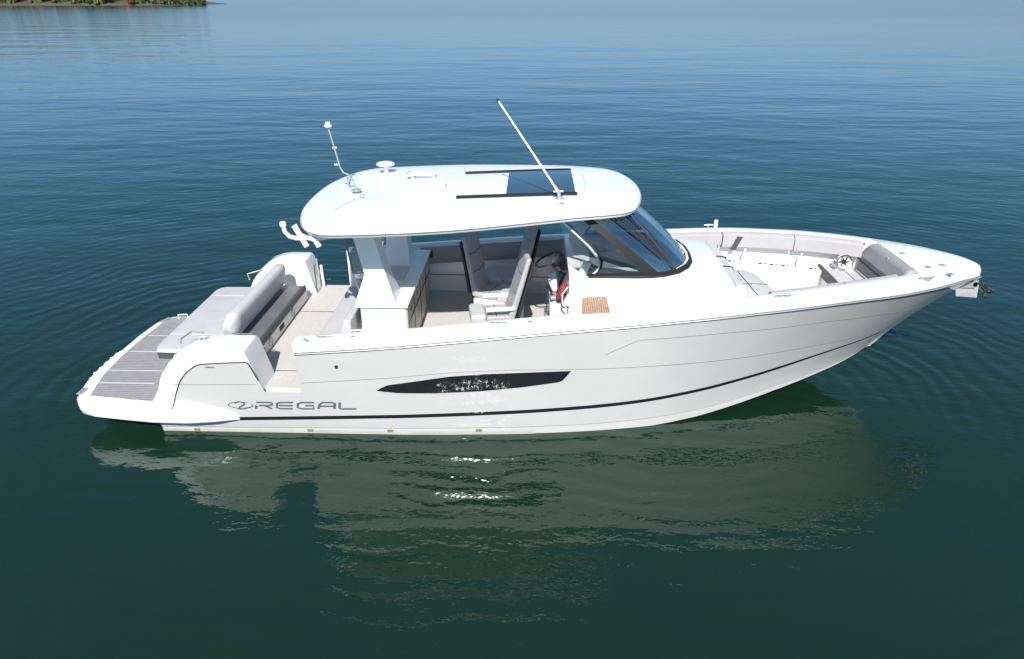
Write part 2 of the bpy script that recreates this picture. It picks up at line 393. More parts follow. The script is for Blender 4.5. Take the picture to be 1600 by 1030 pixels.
# seam between hull panel and white quarter, and small marks
def put_text():
    # wide lettering drawn as slanted strokes, u 0..5 letters, v 0..1
    S = []
    def st(*p): S.append(list(p))
    w = .78
    # R
    st((0, 0), (0, .52)); st((0, .98), (.62, .98), (w, .88), (w, .62), (.62, .5), (.14, .5)); st((.42, .5), (w, 0))
    # E
    o = 1.02; st((o+w, .98), (o+.18, .98), (o, .80), (o, .2), (o+.18, .02), (o+w, .02)); st((o+.1, .5), (o+w, .5))
    # G
    o = 2.04; st((o+w, .98), (o+.18, .98), (o, .80), (o, .2), (o+.18, .02), (o+w, .02), (o+w, .5), (o+.36, .5))
    # A
    o = 3.06; st((o, 0), (o+.04, .7), (o+.18, .98), (o+w-.1, .98), (o+w, .86), (o+w, 0)); st((o+.08, .42), (o+w, .42))
    # L
    o = 4.02; st((o+.06, 1), (o+.06, .12), (o+.18, .02), (o+.9, .02))
    x0, z0, W, Hh = 1.32, .408, .262, .105
    mb = MB()
    def ribbon(pts, hw=.0125, off=.0035):
        pts = [Vector(p) for p in pts]; dense = []
        for a, b in zip(pts, pts[1:]):
            k = max(1, int((b-a).length/.06))
            dense += [a+(b-a)*i/k for i in range(k)]
        dense.append(pts[-1]); L, Rr = [], []
        for i, p in enumerate(dense):
            d = (dense[min(i+1, len(dense)-1)]-dense[max(i-1, 0)]).normalized(); n = Vector((-d.y, d.x))
            L.append(on_hull(p.x+n.x*hw*1.35, p.y+n.y*hw, off)); Rr.append(on_hull(p.x-n.x*hw*1.35, p.y-n.y*hw, off))
        mb.loft([L, Rr])
    for s_ in S:
        pts = [(x0+W*u+.02*v, z0+.012*u*.25+Hh*v) for u, v in s_]
        ribbon(pts)
    B(mb, 'lettering', LETTER, hull)
    mb = MB()
    # oval emblem with a flowing stroke
    cx, cz, a_, b_ = 1.13, .462, .155, .050
    ribbon([(cx+a_*math.cos(q), cz+b_*math.sin(q)) for q in [R(50+i*10) for i in range(23)]], .005)
    ribbon([(cx+a_*math.cos(q), cz+b_*math.sin(q)) for q in [R(300+i*10) for i in range(10)]], .005)
    ribbon([(cx-.07, cz+.03), (cx-.01, cz+.056), (cx+.055, cz+.04), (cx+.05, cz+.01), (cx-.01, cz-.025), (cx-.045, cz-.062), (cx+.02, cz-.058), (cx+.12, cz-.03)], .010)
    B(mb, 'emblem', LETTER, hull)
put_text()
mb = MB(); lo_ = [(.82, 1.035), (.93, 1.035)]; hi_ = [(.82, 1.052), (.93, 1.052)]
hull_strip('side_marker', SEAM, lo_, hi_, .004, rows=1)
mb = MB(); p = on_hull(2.44, 1.07, 0); mb.disc(p, .022, .012, (0, -1, 0)); B(mb, 'drain_fitting', FRAME, hull)
for x in (.45, 1.95, 3.0, 4.15):
    mb = MB(); s_, t_ = hull_xz(x, .1); c = hull_pt(s_, 0); mb.box(c.x-.04, c.x+.04, c.y+.012, c.y+.05, c.z-.075, c.z-.035); B(mb, 'drain_outlet', STAIN, hull, bevel=.006)
# seam curve of the quarter
mb = MB(); mb.tube([on_hull(x, zedge(x, (1.46, 2))+.004, .004) for x in [.20+.0317*i for i in range(40)]], .0065, 6); B(mb, 'panel_seam', FRAME, hull)

# rub rail
for side in (-1, 1):
    mb = MB(); x0 = 1.96 if side < 0 else 1.78
    rows = []
    for i in range(121):
        s = (x0+(10.97-x0)*i/120)/10.97; p = hull_pt(s, 1); p = Vector((p.x, p.y*(-side), p.z))
        q = hull_pt(min(1, s+.003), 1)-hull_pt(s-.003, 1); n = Vector((q.y, -q.x, 0)).normalized() if q.length else Vector((1, 0, 0))
        n = Vector((n.x, n.y*(-side), 0))
        if n.y*side < 0: n = -n
        if i == 120: n = Vector((1, 0, 0))
        rows.append([p+n*o_+Vector((0, 0, dz)) for o_, dz in ((-.01, -.022), (.012, -.020), (.018, -.005), (.012, .008), (-.01, .010))])
    mb.loft(rows, True, True); rail = B(mb, 'rub_rail', SEAM, hull)
    rows2 = [[r[2]+(r[2]-r[0]).normalized()*.001+Vector((0, 0, dz)) for dz in (-.007, .007)] for r in rows]
    mb = MB(); mb.tube([(r[2]+Vector((0, 0, .0))) for r in rows], .006, 6); B(mb, 'steel_insert', STEEL, hull)

# ------------------------------------------------------------------ deck: gunwales, foredeck
FLZ, BFZ = .70, 1.18          # cockpit and bow-well floors
def gunw(x): return interp(x, [0, 5, 7, 9.0, 9.8, 11], [.23, .24, .25, .27, .30, .3])
def inner(x): return hb(x)-gunw(x)
mb = MB()
def dsec(x, side, zb):
    y = hb(x); z = zt(x); yi = max(y-gunw(x), .0)
    def wy(zz): return min(yi, -hull_pt(*hull_xz(x, zz)).y-.035)
    pr = [(y-.004, z-CAP+.002), (y-.008, z-.045), (y-.022, z-.014), (y-.05, z), (yi+.03, z+.008), (yi+.006, z-.004), (yi, z-.03)]+[(wy(z-.03+(zb-z+.03)*k/6), z-.03+(zb-z+.03)*k/6) for k in range(1, 7)]+[(wy(zb+(z-.2-zb)*k/6)+.014, zb+(z-.2-zb)*k/6) for k in range(0, 7)]+[(min(yi+.03, y-.02), z-.15)]
    return [Vector((x, side*a, b)) for a, b in pr]
for side, x0 in ((-1, 1.945), (1, 1.765)):
    xs = [x0+(9.80-x0)*i/90 for i in range(91)]
    mb.loft([dsec(x, side, FLZ-.15 if x < 7.2 else BFZ-.05) for x in xs], True, True)
# solid foredeck forward of the bow well, with a slight crown
xs = [9.80, 9.95, 10.1, 10.25, 10.4, 10.52, 10.64, 10.74, 10.82, 10.88, 10.92, 10.945, 10.96, 10.966]
rows = []
for x in xs:
    y = hb(x); q_ = max(0, (x-10.72)/.25); z = zt(x)-.035*q_*q_
    half = [(y-.004, zt(x)-CAP+.002), (max(y-.008, 0), z-.045), (max(y-.022, 0), z-.014), (max(y-.05, 0), z), (y*.6 if y > .1 else 0, z+.014), (y*.3 if y > .1 else 0, z+.022)]
    if y < .06: half = [(y*k, zz) for k, (_, zz) in zip((1, .98, .94, .7, .4, .2), half)]
    r = [Vector((x, -a, b)) for a, b in half]+[Vector((x, 0, z+.024))]+[Vector((x, a, b)) for a, b in half[::-1]]
    rows.append(r)
last = [Vector((10.969, p.y*.02, p.z)) for i, p in enumerate(rows[-1])]
rows.append(last)
mb.loft(rows)
r0 = rows[0]; mb.add(r0+[Vector((9.80, -r0[0].y*-1, 1.2)), ], [tuple(range(len(r0)))])
deck = B(mb, 'deck', WHITE, ang=35)
# deck hardware of the bow
for (u, v) in ((9.93, .10), (10.25, -.33), (10.02, -.42), (10.18, -.66), (9.87, -.62)):
    if (u, v) == (9.87, -.62): continue
    mb = MB(); mb.disc((u, v, zt(u)+.020), .042, .006, (0, 0, 1), 14); B(mb, 'deck_cap', STEEL, deck)
# flush bow cleat
mb = MB(); mb.disc((9.80, -.80, zt(9.8)-.004), .060, .012, (0, 0, 1), 18); o = B(mb, 'cleat_plate', STEEL, deck)
mb = MB(); mb.tube([(9.70, -.84, 1.945), (9.90, -.80, 1.945)], .014); B(mb, 'cleat', STEEL, deck)
def cleat(x, y, z, ang=0, name='cleat', L=.11, parent=None):
    mb = MB(); c, s = math.cos(ang), math.sin(ang)
    pt = lambda u, h: (x+u*c, y+u*s, z+h)
    mb.tube([pt(-L, .035), pt(-L*.6, .042), pt(L*.6, .042), pt(L, .035)], [.007, .012, .012, .007])
    mb.tube([pt(-L*.4, 0), pt(-L*.35, .04)], .010); mb.tube([pt(L*.4, 0), pt(L*.35, .04)], .010)
    return B(mb, name, STEEL, parent or deck)
cleat(2.32, -1.70, zt(2.3)+.002); cleat(4.42, -1.62, zt(4.4)+.002); cleat(7.85, -1.36, zt(7.85)+.003); cleat(2.7, -1.60, zt(2.7), .1)
cleat(7.62, 1.44, zt(7.6)+.003)
# short white fender peg on the far rail
mb = MB(); mb.tube([(7.68, 1.40, zt(7.7)), (7.68, 1.40, zt(7.7)+.13)], .03, 10); B(mb, 'rail_post', WHITE, deck, bevel=.006)
# rod-holder caps
for x in (2.03, 2.62, 4.75):
    mb = MB(); mb.disc((x+.05, -hb(x)+.10, zt(x)+.003), .030, .006, (0, 0, 1), 12); B(mb, 'deck_cap', STEEL, deck)
mb = MB(); mb.disc((2.12, -1.74, zt(2.1)-.001), .026, .006, (0, 0, 1), 12); B(mb, 'deck_cap', STEEL, deck)

# ------------------------------------------------------------------ coachroof (raised deck round the windshield, offset to starboard)
mb = MB(); rows = []
for i in range(25):
    x = 5.28+(7.32-5.28)*i/24
    ztop = spl(x, [5.2, 5.8, 6.6, 7.0, 7.42], [1.99, 1.995, 1.985, 1.965, 1.915])
    yo = -(inner(x)+.05); yk = spl(x, [5.2, 6.0, 6.4, 7.0, 7.42], [-1.095, -1.10, -1.13, -1.12, -1.16]); pw = interp(x, [5.85, 6.5], [9, 1]); yf = spl(x, [5.2, 6.6, 7.42], [.66, .66, .60])
    z0 = zt(x)-.006
    pr = [(yo, z0-.05), (yo+.015, z0), (yo+.07, z0+.012)]
    pr += [(yo+.07+(yk-yo-.07)*k, z0+.012+(ztop-z0-.012)*((k*k*(3-2*k))**pw)) for k in (.15, .3, .45, .6, .75, .86, .93, .97, 1)]
    pr += [(yk+.2, ztop+.012), (-.25, ztop+.025), (yf-.1, ztop+.01), (yf-.02, ztop-.01), (yf, ztop-.05), (yf, FLZ)]
    rows.append([Vector((x, a, b)) for a, b in pr])
mb.loft(rows)
e = rows[-1]; mb.add(e+[Vector((7.32, e[0].y, BFZ-.1))], [tuple(range(len(e)+1))])
e = rows[0]; mb.add(e+[Vector((5.28, e[0].y, FLZ))], [tuple(range(len(e)+1))])
coach = B(mb, 'coachroof', WHITE, ang=35)
# teak step
def slab(mb, q, h):
    n = len(q)
    mb.loft([[Vector(p) for p in q], [Vector(p)+Vector((0, 0, h)) for p in q]], True, True)
def surfz(x, y):
    ztop = spl(x, [5.2, 5.8, 6.6, 7.0, 7.42], [1.99, 1.995, 1.985, 1.965, 1.915]); yo = -(inner(x)+.05)+.07; yk = -1.16; z0 = zt(x)+.006
    k = max(0, min(1, (y-yo)/(yk-yo))); return z0+(ztop-z0)*(k*k*(3-2*k))
# a moulded ledge carries the teak
mb = MB(); mb.hexa([(5.37, -1.60, 1.62), (5.80, -1.58, 1.64), (5.78, -1.10, 1.64), (5.39, -1.10, 1.62), (5.38, -1.60, 1.715), (5.79, -1.58, 1.735), (5.77, -1.10, 1.785), (5.40, -1.10, 1.765)])
B(mb, 'step_ledge', WHITE, coach, bevel=.012)
mb = MB(); mb.hexa([(5.415, -1.575, 1.721), (5.755, -1.555, 1.741), (5.735, -1.12, 1.784), (5.435, -1.12, 1.764), (5.415, -1.575, 1.731), (5.755, -1.555, 1.751), (5.735, -1.12, 1.794), (5.435, -1.12, 1.774)])
B(mb, 'teak_step', TEAK, coach)
# ------------------------------------------------------------------ liner: floors and inner walls
fw_ = lambda x: min(hb(x)-.09, -hull_pt(*hull_xz(x, FLZ)).y-.034)
mb = MB()
xs = [.2, .6, 1.0, 1.45, 1.94, 2.5, 3, 3.5, 4, 4.5, 5, 5.28, 6, 7.3]
mb.loft([[Vector((x, -fw_(x), FLZ)), Vector((x, 0, FLZ)), Vector((x, fw_(x), FLZ))] for x in xs])
floor = B(mb, 'cockpit_floor', FLOOR)
for x in (1.42,):
    pass
for y in (-1.25, .62):
    mb = MB(); mb.box(1.2, 2.0, y-.008, y+.008, FLZ+.001, FLZ+.004); B(mb, 'floor_seam', SEAM, floor)
mb = MB(); xs = [7.25, 7.6, 8, 8.5, 9, 9.5, 9.8]
fy = lambda x: min(inner(x), -hull_pt(*hull_xz(x, BFZ)).y-.034)
mb.loft([[Vector((x, -fy(x), BFZ)), Vector((x, 0, BFZ)), Vector((x, fy(x), BFZ))] for x in xs])
B(mb, 'bow_floor', NONSKID)
# door thresholds
mb = MB(); mb.box(1.49, 1.943, -1.728, -1.68, .55, .706); B(mb, 'door_sill', LINER, bevel=.01)
mb = MB(); mb.box(1.27, 1.762, 1.50, 1.775, .40, .50); B(mb, 'door_sill', LINER, bevel=.01)
# port inner wall features: bolster, panel lines
mb = MB()
def bolster(x0, x1, side, z0f, z1f, th, n=24, name='bolster', m=CUSH, parent=None, off=0):
    mb = MB(); rows = []
    for i in range(n+1):
        x = x0+(x1-x0)*i/n; y = inner(x)-off-.002; za, zb = z0f(x), z1f(x); c = (za+zb)/2; h = (zb-za)/2
        pr = [(y, zb), (y-th*.6, zb), (y-th, zb-h*.3), (y-th, c), (y-th, za+h*.3), (y-th*.6, za), (y, za)]
        rows.append([Vector((x, side*a, b)) for a, b in pr])
    mb.loft(rows, True, True); return B(mb, name, m, parent)
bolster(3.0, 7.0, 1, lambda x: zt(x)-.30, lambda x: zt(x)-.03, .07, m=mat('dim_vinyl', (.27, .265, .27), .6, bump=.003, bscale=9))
mb = MB()
for zz in (.98,): 
    mb.loft([[Vector((x, inner(x)-.006, zz)), Vector((x, inner(x)-.006, zz+.012))] for x in (2.9, 4, 5, 6)])
B(mb, 'wall_seam', SEAM)
mb = MB(); mb.box(3.12, 3.20, 1.44, 1.50, 1.30, 1.42); B(mb, 'grab_handle', RUBBER, bevel=.02)
mb = MB(); mb.box(3.02, 3.08, 1.50, 1.56, .98, 1.18); B(mb, 'fire_extinguisher_bracket', RUBBER, bevel=.01)

# ------------------------------------------------------------------ quarters (aft corners)
for side, dx, xe in ((-1, 0, 1.458), (1, -.02, 1.258)):
    prof = [(-.06, .44), (.02, .52), (.12, .68), (.22, .90), (.36, 1.08), (.50, 1.19), (.66, 1.245), (.80, 1.262), (xe-.17, 1.262), (xe-.13, 1.25), (xe-.11, 1.22), (xe+.02, .66), (xe+.02, .60), (xe, .30), (-.06, .30)]
    mb = MB(); rows = []
    hy = lambda z: 1.67+.13*(max(0, min(1, (z-.08)/1.09)))**.75
    for y, k in ((0, 0), (.010, .010), (.030, .020), (1.36, .025), (1.325, .010), (1.315, -.01)):
        rows.append([Vector((x, side*(hy(z)-.012-y if y < 1 else y), z+(k if 1 <= j <= 9 else 0)-.01)) for j, (x, z) in enumerate(prof)])
    mb.loft(rows, True, True); q = B(mb, 'quarter_coaming', WHITE, ang=30)
    if side < 0:
        cleat(.70, -1.50, 1.275, .2, L=.07, parent=q)
        mb = MB(); mb.disc((.30, -1.48, 1.03), .032, .014, (-.75, 0, .6), 14); B(mb, 'shower_cap', STEEL, q)
        mb = MB(); mb.tube([(1.00, -1.31, 1.272), (1.27, -1.31, 1.272)], .008); B(mb, 'hinge', SEAM, q)
# inner wing walls that face the lounge, and the port door frame
mb = MB(); mb.tube([(1.24, 1.60, 1.22), (1.24, 1.60, .60), (1.28, 1.60, .52), (1.36, 1.60, .50), (1.70, 1.60, .50)], .014); B(mb, 'door_trim', STEEL)
mb = MB(); mb.tube([(1.30, 1.60, 1.10), (1.30, 1.62, .66), (1.33, 1.62, .58), (1.42, 1.62, .55), (1.72, 1.62, .55)], .022); B(mb, 'door_trim', WHITE)
# port quarter inner panel seam
mb = MB(); mb.tube([(1.263, 1.36, 1.20), (1.263, 1.36, .72)], .008); B(mb, 'door_gasket', RUBBER)

# ------------------------------------------------------------------ swim platform
plat = [(-1.13, -1.42), (-1.10, -1.58), (-1.00, -1.69), (-.80, -1.76), (-.4, -1.82), (0, -1.87), (.45, -1.875), (.80, -1.83), (1.09, -1.735), (1.0, -1.64), (.05, -1.62), (.05, 1.6),
        (-.05, 1.66), (-.25, 1.62), (-.45, 1.40), (-.62, 1.12), (-.80, .97), (-1.02, .93), (-1.13, .84), (-1.19, .65), (-1.23, .2), (-1.235, -.4), (-1.20, -.95)]
def ring(poly, z, ins):
    n = len(poly); out = []
    cx, cy = -.3, 0
    for i, p in enumerate(poly):
        a = Vector(poly[i-1]); b = Vector(poly[(i+1) % n]); d = (b-a).normalized(); nn = Vector((d.y, -d.x))
        q = max(0, min(1, (p[0]-.15)/.95)) if p[1] < -1.5 else 0
        out.append(Vector((p[0]-nn.x*ins, p[1]-nn.y*ins, z+(.245-z)*q*.92)))
    return out
mb = MB(); mb.loft([ring(plat, .24, .05), ring(plat, .26, .02), ring(plat, .33, .0), ring(plat, .41, .004), ring(plat, .438, .018), ring(plat, .448, .045)], True, True)
platf = B(mb, 'swim_platform', WHITE, ang=35)
pad = [(-.93, -1.54), (-.02, -1.66), (-.13, -1.30), (-.20, -1.0), (-.22, .60), (-.72, .86), (-1.00, .84), (-1.06, .62), (-1.10, .1), (-1.10, -.5), (-1.06, -1.0)]
mb = MB(); mb.prism(pad, 2, .449, .4555); pd = B(mb, 'deck_pad', PAD, platf)
PSM = mat('pad_seam_light', (.52, .52, .53), .7)
for y in (-1.22, -.88, -.32, .20):
    mb = MB(); mb.box(-1.05, -.24, y-.010, y+.010, .4565, .4585); B(mb, 'pad_seam', PSM, pd)
mb = MB(); mb.box(-1.13, -1.06, -1.52, -1.36, .450, .462); B(mb, 'platform_cleat', STEEL, platf, bevel=.005)
mb = MB(); mb.tube([(-1.10, .66, .46), (-1.02, .80, .47)], .018); B(mb, 'platform_cleat', STEEL, platf)
mb = MB(); mb.tube([(-.86, .80, .455), (-.86, .80, .53), (-.72, .82, .53), (-.72, .82, .455)], .010); B(mb, 'grab_rail', WHITE, platf)
# fender strip along the outer edge
mb = MB(); rows = []
for i in range(60):
    t_ = i/59; y = -1.40+1.15*t_
    x = interp(y, [-1.42, -.95, -.4, .2], [-1.13, -1.20, -1.235, -1.23])-.006-.012*math.sin(i*1.9)*math.sin(math.pi*t_)
    rows.append((x, y, .405+.012*math.sin(i*2.7)))
mb.tube(rows, [.02+.018*math.sin(math.pi*i/59) for i in range(60)], 8); B(mb, 'edge_fender', WHITE, platf)

# ------------------------------------------------------------------ stern lounge
lounge = sub('stern_lounge')
mb = MB(); mb.prism([(.10, .45), (.30, .84), (1.13, .84), (1.17, .70)], 1, -1.25, 1.12)
mb.box(1.05, 1.165, -1.30, 1.14, .70, .93); B(mb, 'lounge_base', LINER, lounge, bevel=.01)
def cushion(mb, q, z0, z1):
    """q: plan polygon; domed edges"""
    cx = sum(p[0] for p in q)/len(q); cy = sum(p[1] for p in q)/len(q)
    def rr(k, z): 
        out = []
        for p in q:
            d = Vector((cx-p[0], cy-p[1])); l = d.length
            out.append(Vector((p[0]+d.x/l*k, p[1]+d.y/l*k, z)))
        return out
    h = z1-z0
    mb.loft([rr(.015, z0), rr(.0, z0+h*.2), rr(0, z0+h*.7), rr(.02, z0+h*.93), rr(.05, z1)], True, True)
    return mb
aft = [(-.20, -.70), (.02, -.80), (.05, -1.12), (.12, -1.20), (.34, -1.20), (.38, -.95), (.75, -.90), (.75, .90), (.10, .95), (-.10, .93), (-.20, .84)]
aft = [(-.17, -1.05), (-.12, -1.17), (.16, -1.19), (.26, -1.12), (.30, -.90), (.42, -.78), (.75, -.78), (.75, 1.0), (-.06, 1.0), (-.14, .96), (-.18, .86)]
mb = MB(); mb.prism([(a, b) for a, b in aft], 2, .815, .895); B(mb, 'cushion_edge', CUSHD, lounge)
mb = MB(); cushion(mb, aft, .896, .955); c_ = B(mb, 'aft_cushion', CUSH, lounge)
PPM = mat('piping_pale', (.62, .62, .63), .6)
for y in (-.72, .62):
    mb = MB(); mb.box(-.15, .62, y-.006, y+.006, .9555, .958); B(mb, 'cushion_piping', PPM, c_)
mb = MB(); mb.box(.66, 1.16, -1.05, 1.02, .90, .985); B(mb, 'bench_cushion', mat('shaded_bench_vinyl', (.13, .135, .15), .45, noise=.1, nscale=4, bump=.004, bscale=7), lounge, bevel=.03)  # shade over the bench put into a darker, bluer vinyl colour
mb = MB(); mb.box(1.165, 1.20, -1.06, 1.03, .885, .98); B(mb, 'bench_edge', CUSHD, lounge, bevel=.01)
mb = MB(); mb.box(1.16, 1.185, -1.24, 1.08, .72, .88); fp = B(mb, 'front_panel', LINER, lounge, bevel=.004)
for y in (-.62, .35):
    mb = MB(); mb.disc((1.186, y, .80), .075, .012, (1, 0, 0), 20, [(1, 0), (1, .6), (.8, 1), (.75, .4), (.2, .4), (.1, 1)]); B(mb, 'speaker', STEEL, lounge)
for y in (-.95, -.15):
    mb = MB(); mb.box(1.187, 1.192, y-.09, y+.09, .77, .84); B(mb, 'vent_grille', FRAME, lounge)
# tilting bolster backrest
rows = []; mb = MB()
sec = [(.03, -.02), (-.03, .0), (-.065, .03), (-.07, .08), (-.04, .26), (-.025, .31), (.01, .335), (.10, .345), (.135, .32), (.15, .27), (.135, .12), (.11, .02)]
for i in range(21):
    t_ = i/20; y = -1.06+2.10*t_; e_ = min(1, .55+min(t_, 1-t_)*9)
    rows.append([Vector((.80+(a*e_), y, 1.03+.0+(b-.17)*e_+.17)) for a, b in sec])
mb.loft(rows, True, True); bk = B(mb, 'lounge_backrest', mat('pale_vinyl', (.50, .50, .51), .5, noise=.05, bump=.004, bscale=7), lounge, ang=60)
mb = MB(); mb.disc((.748, .62, 1.24), .085, .010, (-.95, 0, .22), 16); B(mb, 'backrest_patch', mat('slate_blue', (.12, .14, .19), .5), bk)
for y in (-.85, .9):
    mb = MB(); mb.tube([(.70, y, .92), (.78, y, 1.06)], .018); B(mb, 'backrest_bracket', STEEL, lounge)
mb = MB(); mb.tube([(.28, -1.26, 1.10), (.26, -1.2, 1.13), (.30, -.98, 1.13), (.46, -.98, 1.11)], .012); B(mb, 'grab_rail', STEEL, lounge)
mb = MB(); mb.tube([(.22, 1.22, .98), (.20, 1.22, 1.08), (.40, 1.30, 1.12), (.45, 1.36, 1.12)], .012); B(mb, 'grab_rail', STEEL, lounge)

# ------------------------------------------------------------------ aft-facing bench + wet bar
bench = sub('cockpit_bench')
mb = MB(); mb.box(2.10, 2.55, -1.22, .62, FLZ, 1.06); B(mb, 'bench_base', LINER, bench, bevel=.01)
mb = MB(); mb.box(2.03, 2.30, -1.18, .60, 1.06, 1.155); B(mb, 'seat_cushion', CUSH, bench, bevel=.03)
mb = MB(); mb.hexa([(2.29, -1.18, 1.08), (2.50, -1.18, 1.08), (2.50, .60, 1.08), (2.29, .60, 1.08), (2.40, -1.16, 1.40), (2.50, -1.16, 1.40), (2.50, .58, 1.40), (2.40, .58, 1.40)])
B(mb, 'bench_backrest', CUSH, bench, bevel=.025)
mb = MB(); mb.prism([(2.02, 1.0), (2.50, 1.0), (2.50, 1.50), (2.38, 1.62), (2.06, 1.66)], 1, .66, .74); wp = B(mb, 'wing_panel', WHITE, bench, bevel=.02)
mb = MB(); mb.disc((2.26, .655, 1.27), .09, .05, (-.4, -1, 0), 16, [(1, 0), (1, .6), (.8, .9), (.4, 1)]); B(mb, 'speaker', RUBBER, bench)
mb = MB(); mb.disc((2.45, -.86, 1.28), .085, .05, (-1, -.25, 0), 16, [(1, 0), (1, .6), (.8, .9), (.4, 1)]); B(mb, 'speaker', RUBBER, bench)

bar = sub('wet_bar')
mb = MB(); mb.box(2.56, 3.16, -.86, 1.26, FLZ, 1.46); B(mb, 'cabinet', WHITE, bar, bevel=.012)
mb = MB(); mb.box(3.161, 3.178, -.845, 1.25, .76, 1.44); fr = B(mb, 'drawer_front', GREYW, bar)
for y in (-.32, .22, .74):
    mb = MB(); mb.box(3.179, 3.183, y-.006, y+.006, .78, 1.42); B(mb, 'drawer_gap', FRAME, fr)
mb = MB(); mb.box(3.179, 3.184, -.80, 1.2, 1.19, 1.20); B(mb, 'drawer_gap', FRAME, fr)
for y in (-.55, -.05, .48, .95):
    mb = MB(); mb.box(3.179, 3.192, y-.05, y+.05, 1.30, 1.33); B(mb, 'drawer_latch', STEEL, fr)
mb = MB(); mb.box(2.50, 3.20, -.90, 1.30, 1.462, 1.50); B(mb, 'countertop', WHITE, bar, bevel=.01)
mb = MB(); mb.box(2.70, 3.0, .0, .55, 1.497, 1.503); B(mb, 'griddle_lid', mat('smoky_lid', (.5, .52, .56), .25), bar)

# ------------------------------------------------------------------ hardtop
top = sub('hardtop')
OX = [1.84, 1.87, 1.96, 2.09, 2.24, 2.48, 3.2, 3.9, 4.6, 5.3, 5.8, 6.02, 6.14, 6.21, 6.23]
OY = [0, .55, .95, 1.25, 1.43, 1.55, 1.57, 1.52, 1.38, 1.20, 1.05, .88, .62, .30, 0]
def zb_(x): return 2.61+.045*(x-2)-.012*max(0, x-5)**2*3
outl = []
def op(u):      # u 0..1 along starboard from stern centre to bow centre
    n = len(OX)-1; i = min(int(u*n), n-1); f = u*n-i
    def cr(a):
        p = [a[max(i-1, 0)], a[i], a[i+1], a[min(i+2, n)]]
        if i == 0: p[0] = a[1] if a is OX else -a[1]
        if i == n-1: p[3] = a[n-1] if a is OX else -a[n-1]
        return .5*((2*p[1])+(-p[0]+p[2])*f+(2*p[0]-5*p[1]+4*p[2]-p[3])*f*f+(-p[0]+3*p[1]-3*p[2]+p[3])*f**3)
    return cr(OX), cr(OY)
NU = 56
half = [op(i/NU) for i in range(NU+1)]
outl = [(x, -y) for x, y in half]+[(x, y) for x, y in half[1:-1][::-1]]
def hring(k, dz):
    """k: 1 at the rim towards 0 at the spine"""
    o = []
    for x, y in outl:
        xc_ = min(max(x, 3.0), 5.2); ux, uy = x-xc_, y; r_ = math.hypot(ux, uy)
        d = (1-k)*r_
        nx, ny = (x-ux*(1-k)), y*k
        o.append(Vector((nx, ny, zb_(x)+dz)))
    return o
mb = MB()
mb.loft([hring(.10, .055), hring(.80, .05), hring(.93, .035), hring(.965, .0), hring(.985, -.005), hring(1.0, .02), hring(1.004, .045), hring(.995, .085), hring(.978, .112), hring(.945, .130), hring(.87, .148), hring(.7, .166), hring(.5, .178), hring(.3, .186), hring(.10, .190)], True, True)
shell = B(mb, 'shell', WHITE, top, ang=50)
mb = MB(); mb.loft([hring(1.002, .026), hring(1.0065, .030), hring(1.0065, .038), hring(1.002, .042)], True); B(mb, 'edge_trim', SEAM, top)
def ztop(x, y):
    o = interp(x, OX, OY) if x < 6.27 else 0
    k = abs(y)/max(o, .1)
    return zb_(x)+interp(k, [.1, .3, .5, .7, .85, .93, 1], [.190, .186, .178, .166, .148, .128, .085])
# skylight and its slide rails
def topslab(x0, x1, y0, y1, lift, th, mbb, nx=6, ny=6):
    g = lambda i, j: (x0+(x1-x0)*i/nx, y0+(y1-y0)*j/ny)
    for i in range(nx):
        for j in range(ny): pass
    up = [[Vector((*g(i, j), ztop(*g(i, j))+lift+th)) for j in range(ny+1)] for i in range(nx+1)]
    dn = [[Vector((*g(i, j), ztop(*g(i, j))+lift)) for j in range(ny+1)] for i in range(nx+1)]
    mbb.loft(up); mbb.loft([r[::-1] for r in dn])
    for a, b in ((up[0], dn[0]), (up[-1], dn[-1]), ([r[0] for r in up], [r[0] for r in dn]), ([r[-1] for r in up], [r[-1] for r in dn])): mbb.loft([a, b])
    return mbb
B(topslab(4.48, 5.34, -.62, .58, .003, .014, MB()), 'skylight', SKYL, top)
B(topslab(3.86, 5.36, -.70, -.63, .003, .022, MB(), 10, 1), 'slide_rail', FRAME, top)
B(topslab(3.86, 5.34, .59, .66, .003, .022, MB(), 10, 1), 'slide_rail', FRAME, top)
# shallow moulded creases
for pts in ([(3.62, -.72), (3.66, .35), (3.70, .55)], [(5.46, -.62), (5.50, .2), (5.46, .58)], [(2.38, -.95), (2.55, -.42), (2.62, -.1)]):
    mb = MB(); mb.tube([(x, y, ztop(x, y)+.001) for x, y in pts], .006, 6); B(mb, 'moulding_crease', mat('crease_white', (.66, .66, .66), .4) if 'crease_white' not in bpy.data.materials else bpy.data.materials['crease_white'], top)
# horn pair
hn = sub('horn'); 
for dy in (0, .10):
    mb = MB(); mb.tube([(3.12, .42+dy, ztop(3.1, .4)+.05), (3.46, .42+dy, ztop(3.4, .4)+.05)], .014); mb.tube([(3.12, .42+dy, ztop(3.1, .4)+.05), (3.06, .42+dy, ztop(3.1, .4)+.05)], [.02, .04]); B(mb, 'trumpet', STEEL, hn)
mb = MB(); mb.box(3.12, 3.16, .40, .54, ztop(3.1, .4)-.01, ztop(3.1, .4)+.05); B(mb, 'horn_bracket', STEEL, hn)
mb = MB(); mb.box(3.42, 3.46, .40, .54, ztop(3.1, .4)-.01, ztop(3.1, .4)+.05); B(mb, 'horn_bracket', STEEL, hn)
# dome
dm = sub('satellite_dome'); z = ztop(2.66, .95)
mb = MB(); mb.disc((2.66, .95, z+.10), .135, .055, (0, 0, 1), 24, [(.3, 0), (.9, .1), (1, .4), (.9, .75), (.6, .95), (.2, 1)]); B(mb, 'dome', WHITE, dm)
mb = MB(); mb.tube([(2.66, .95, z-.02), (2.66, .95, z+.115)], .035); B(mb, 'stem', WHITE, dm)
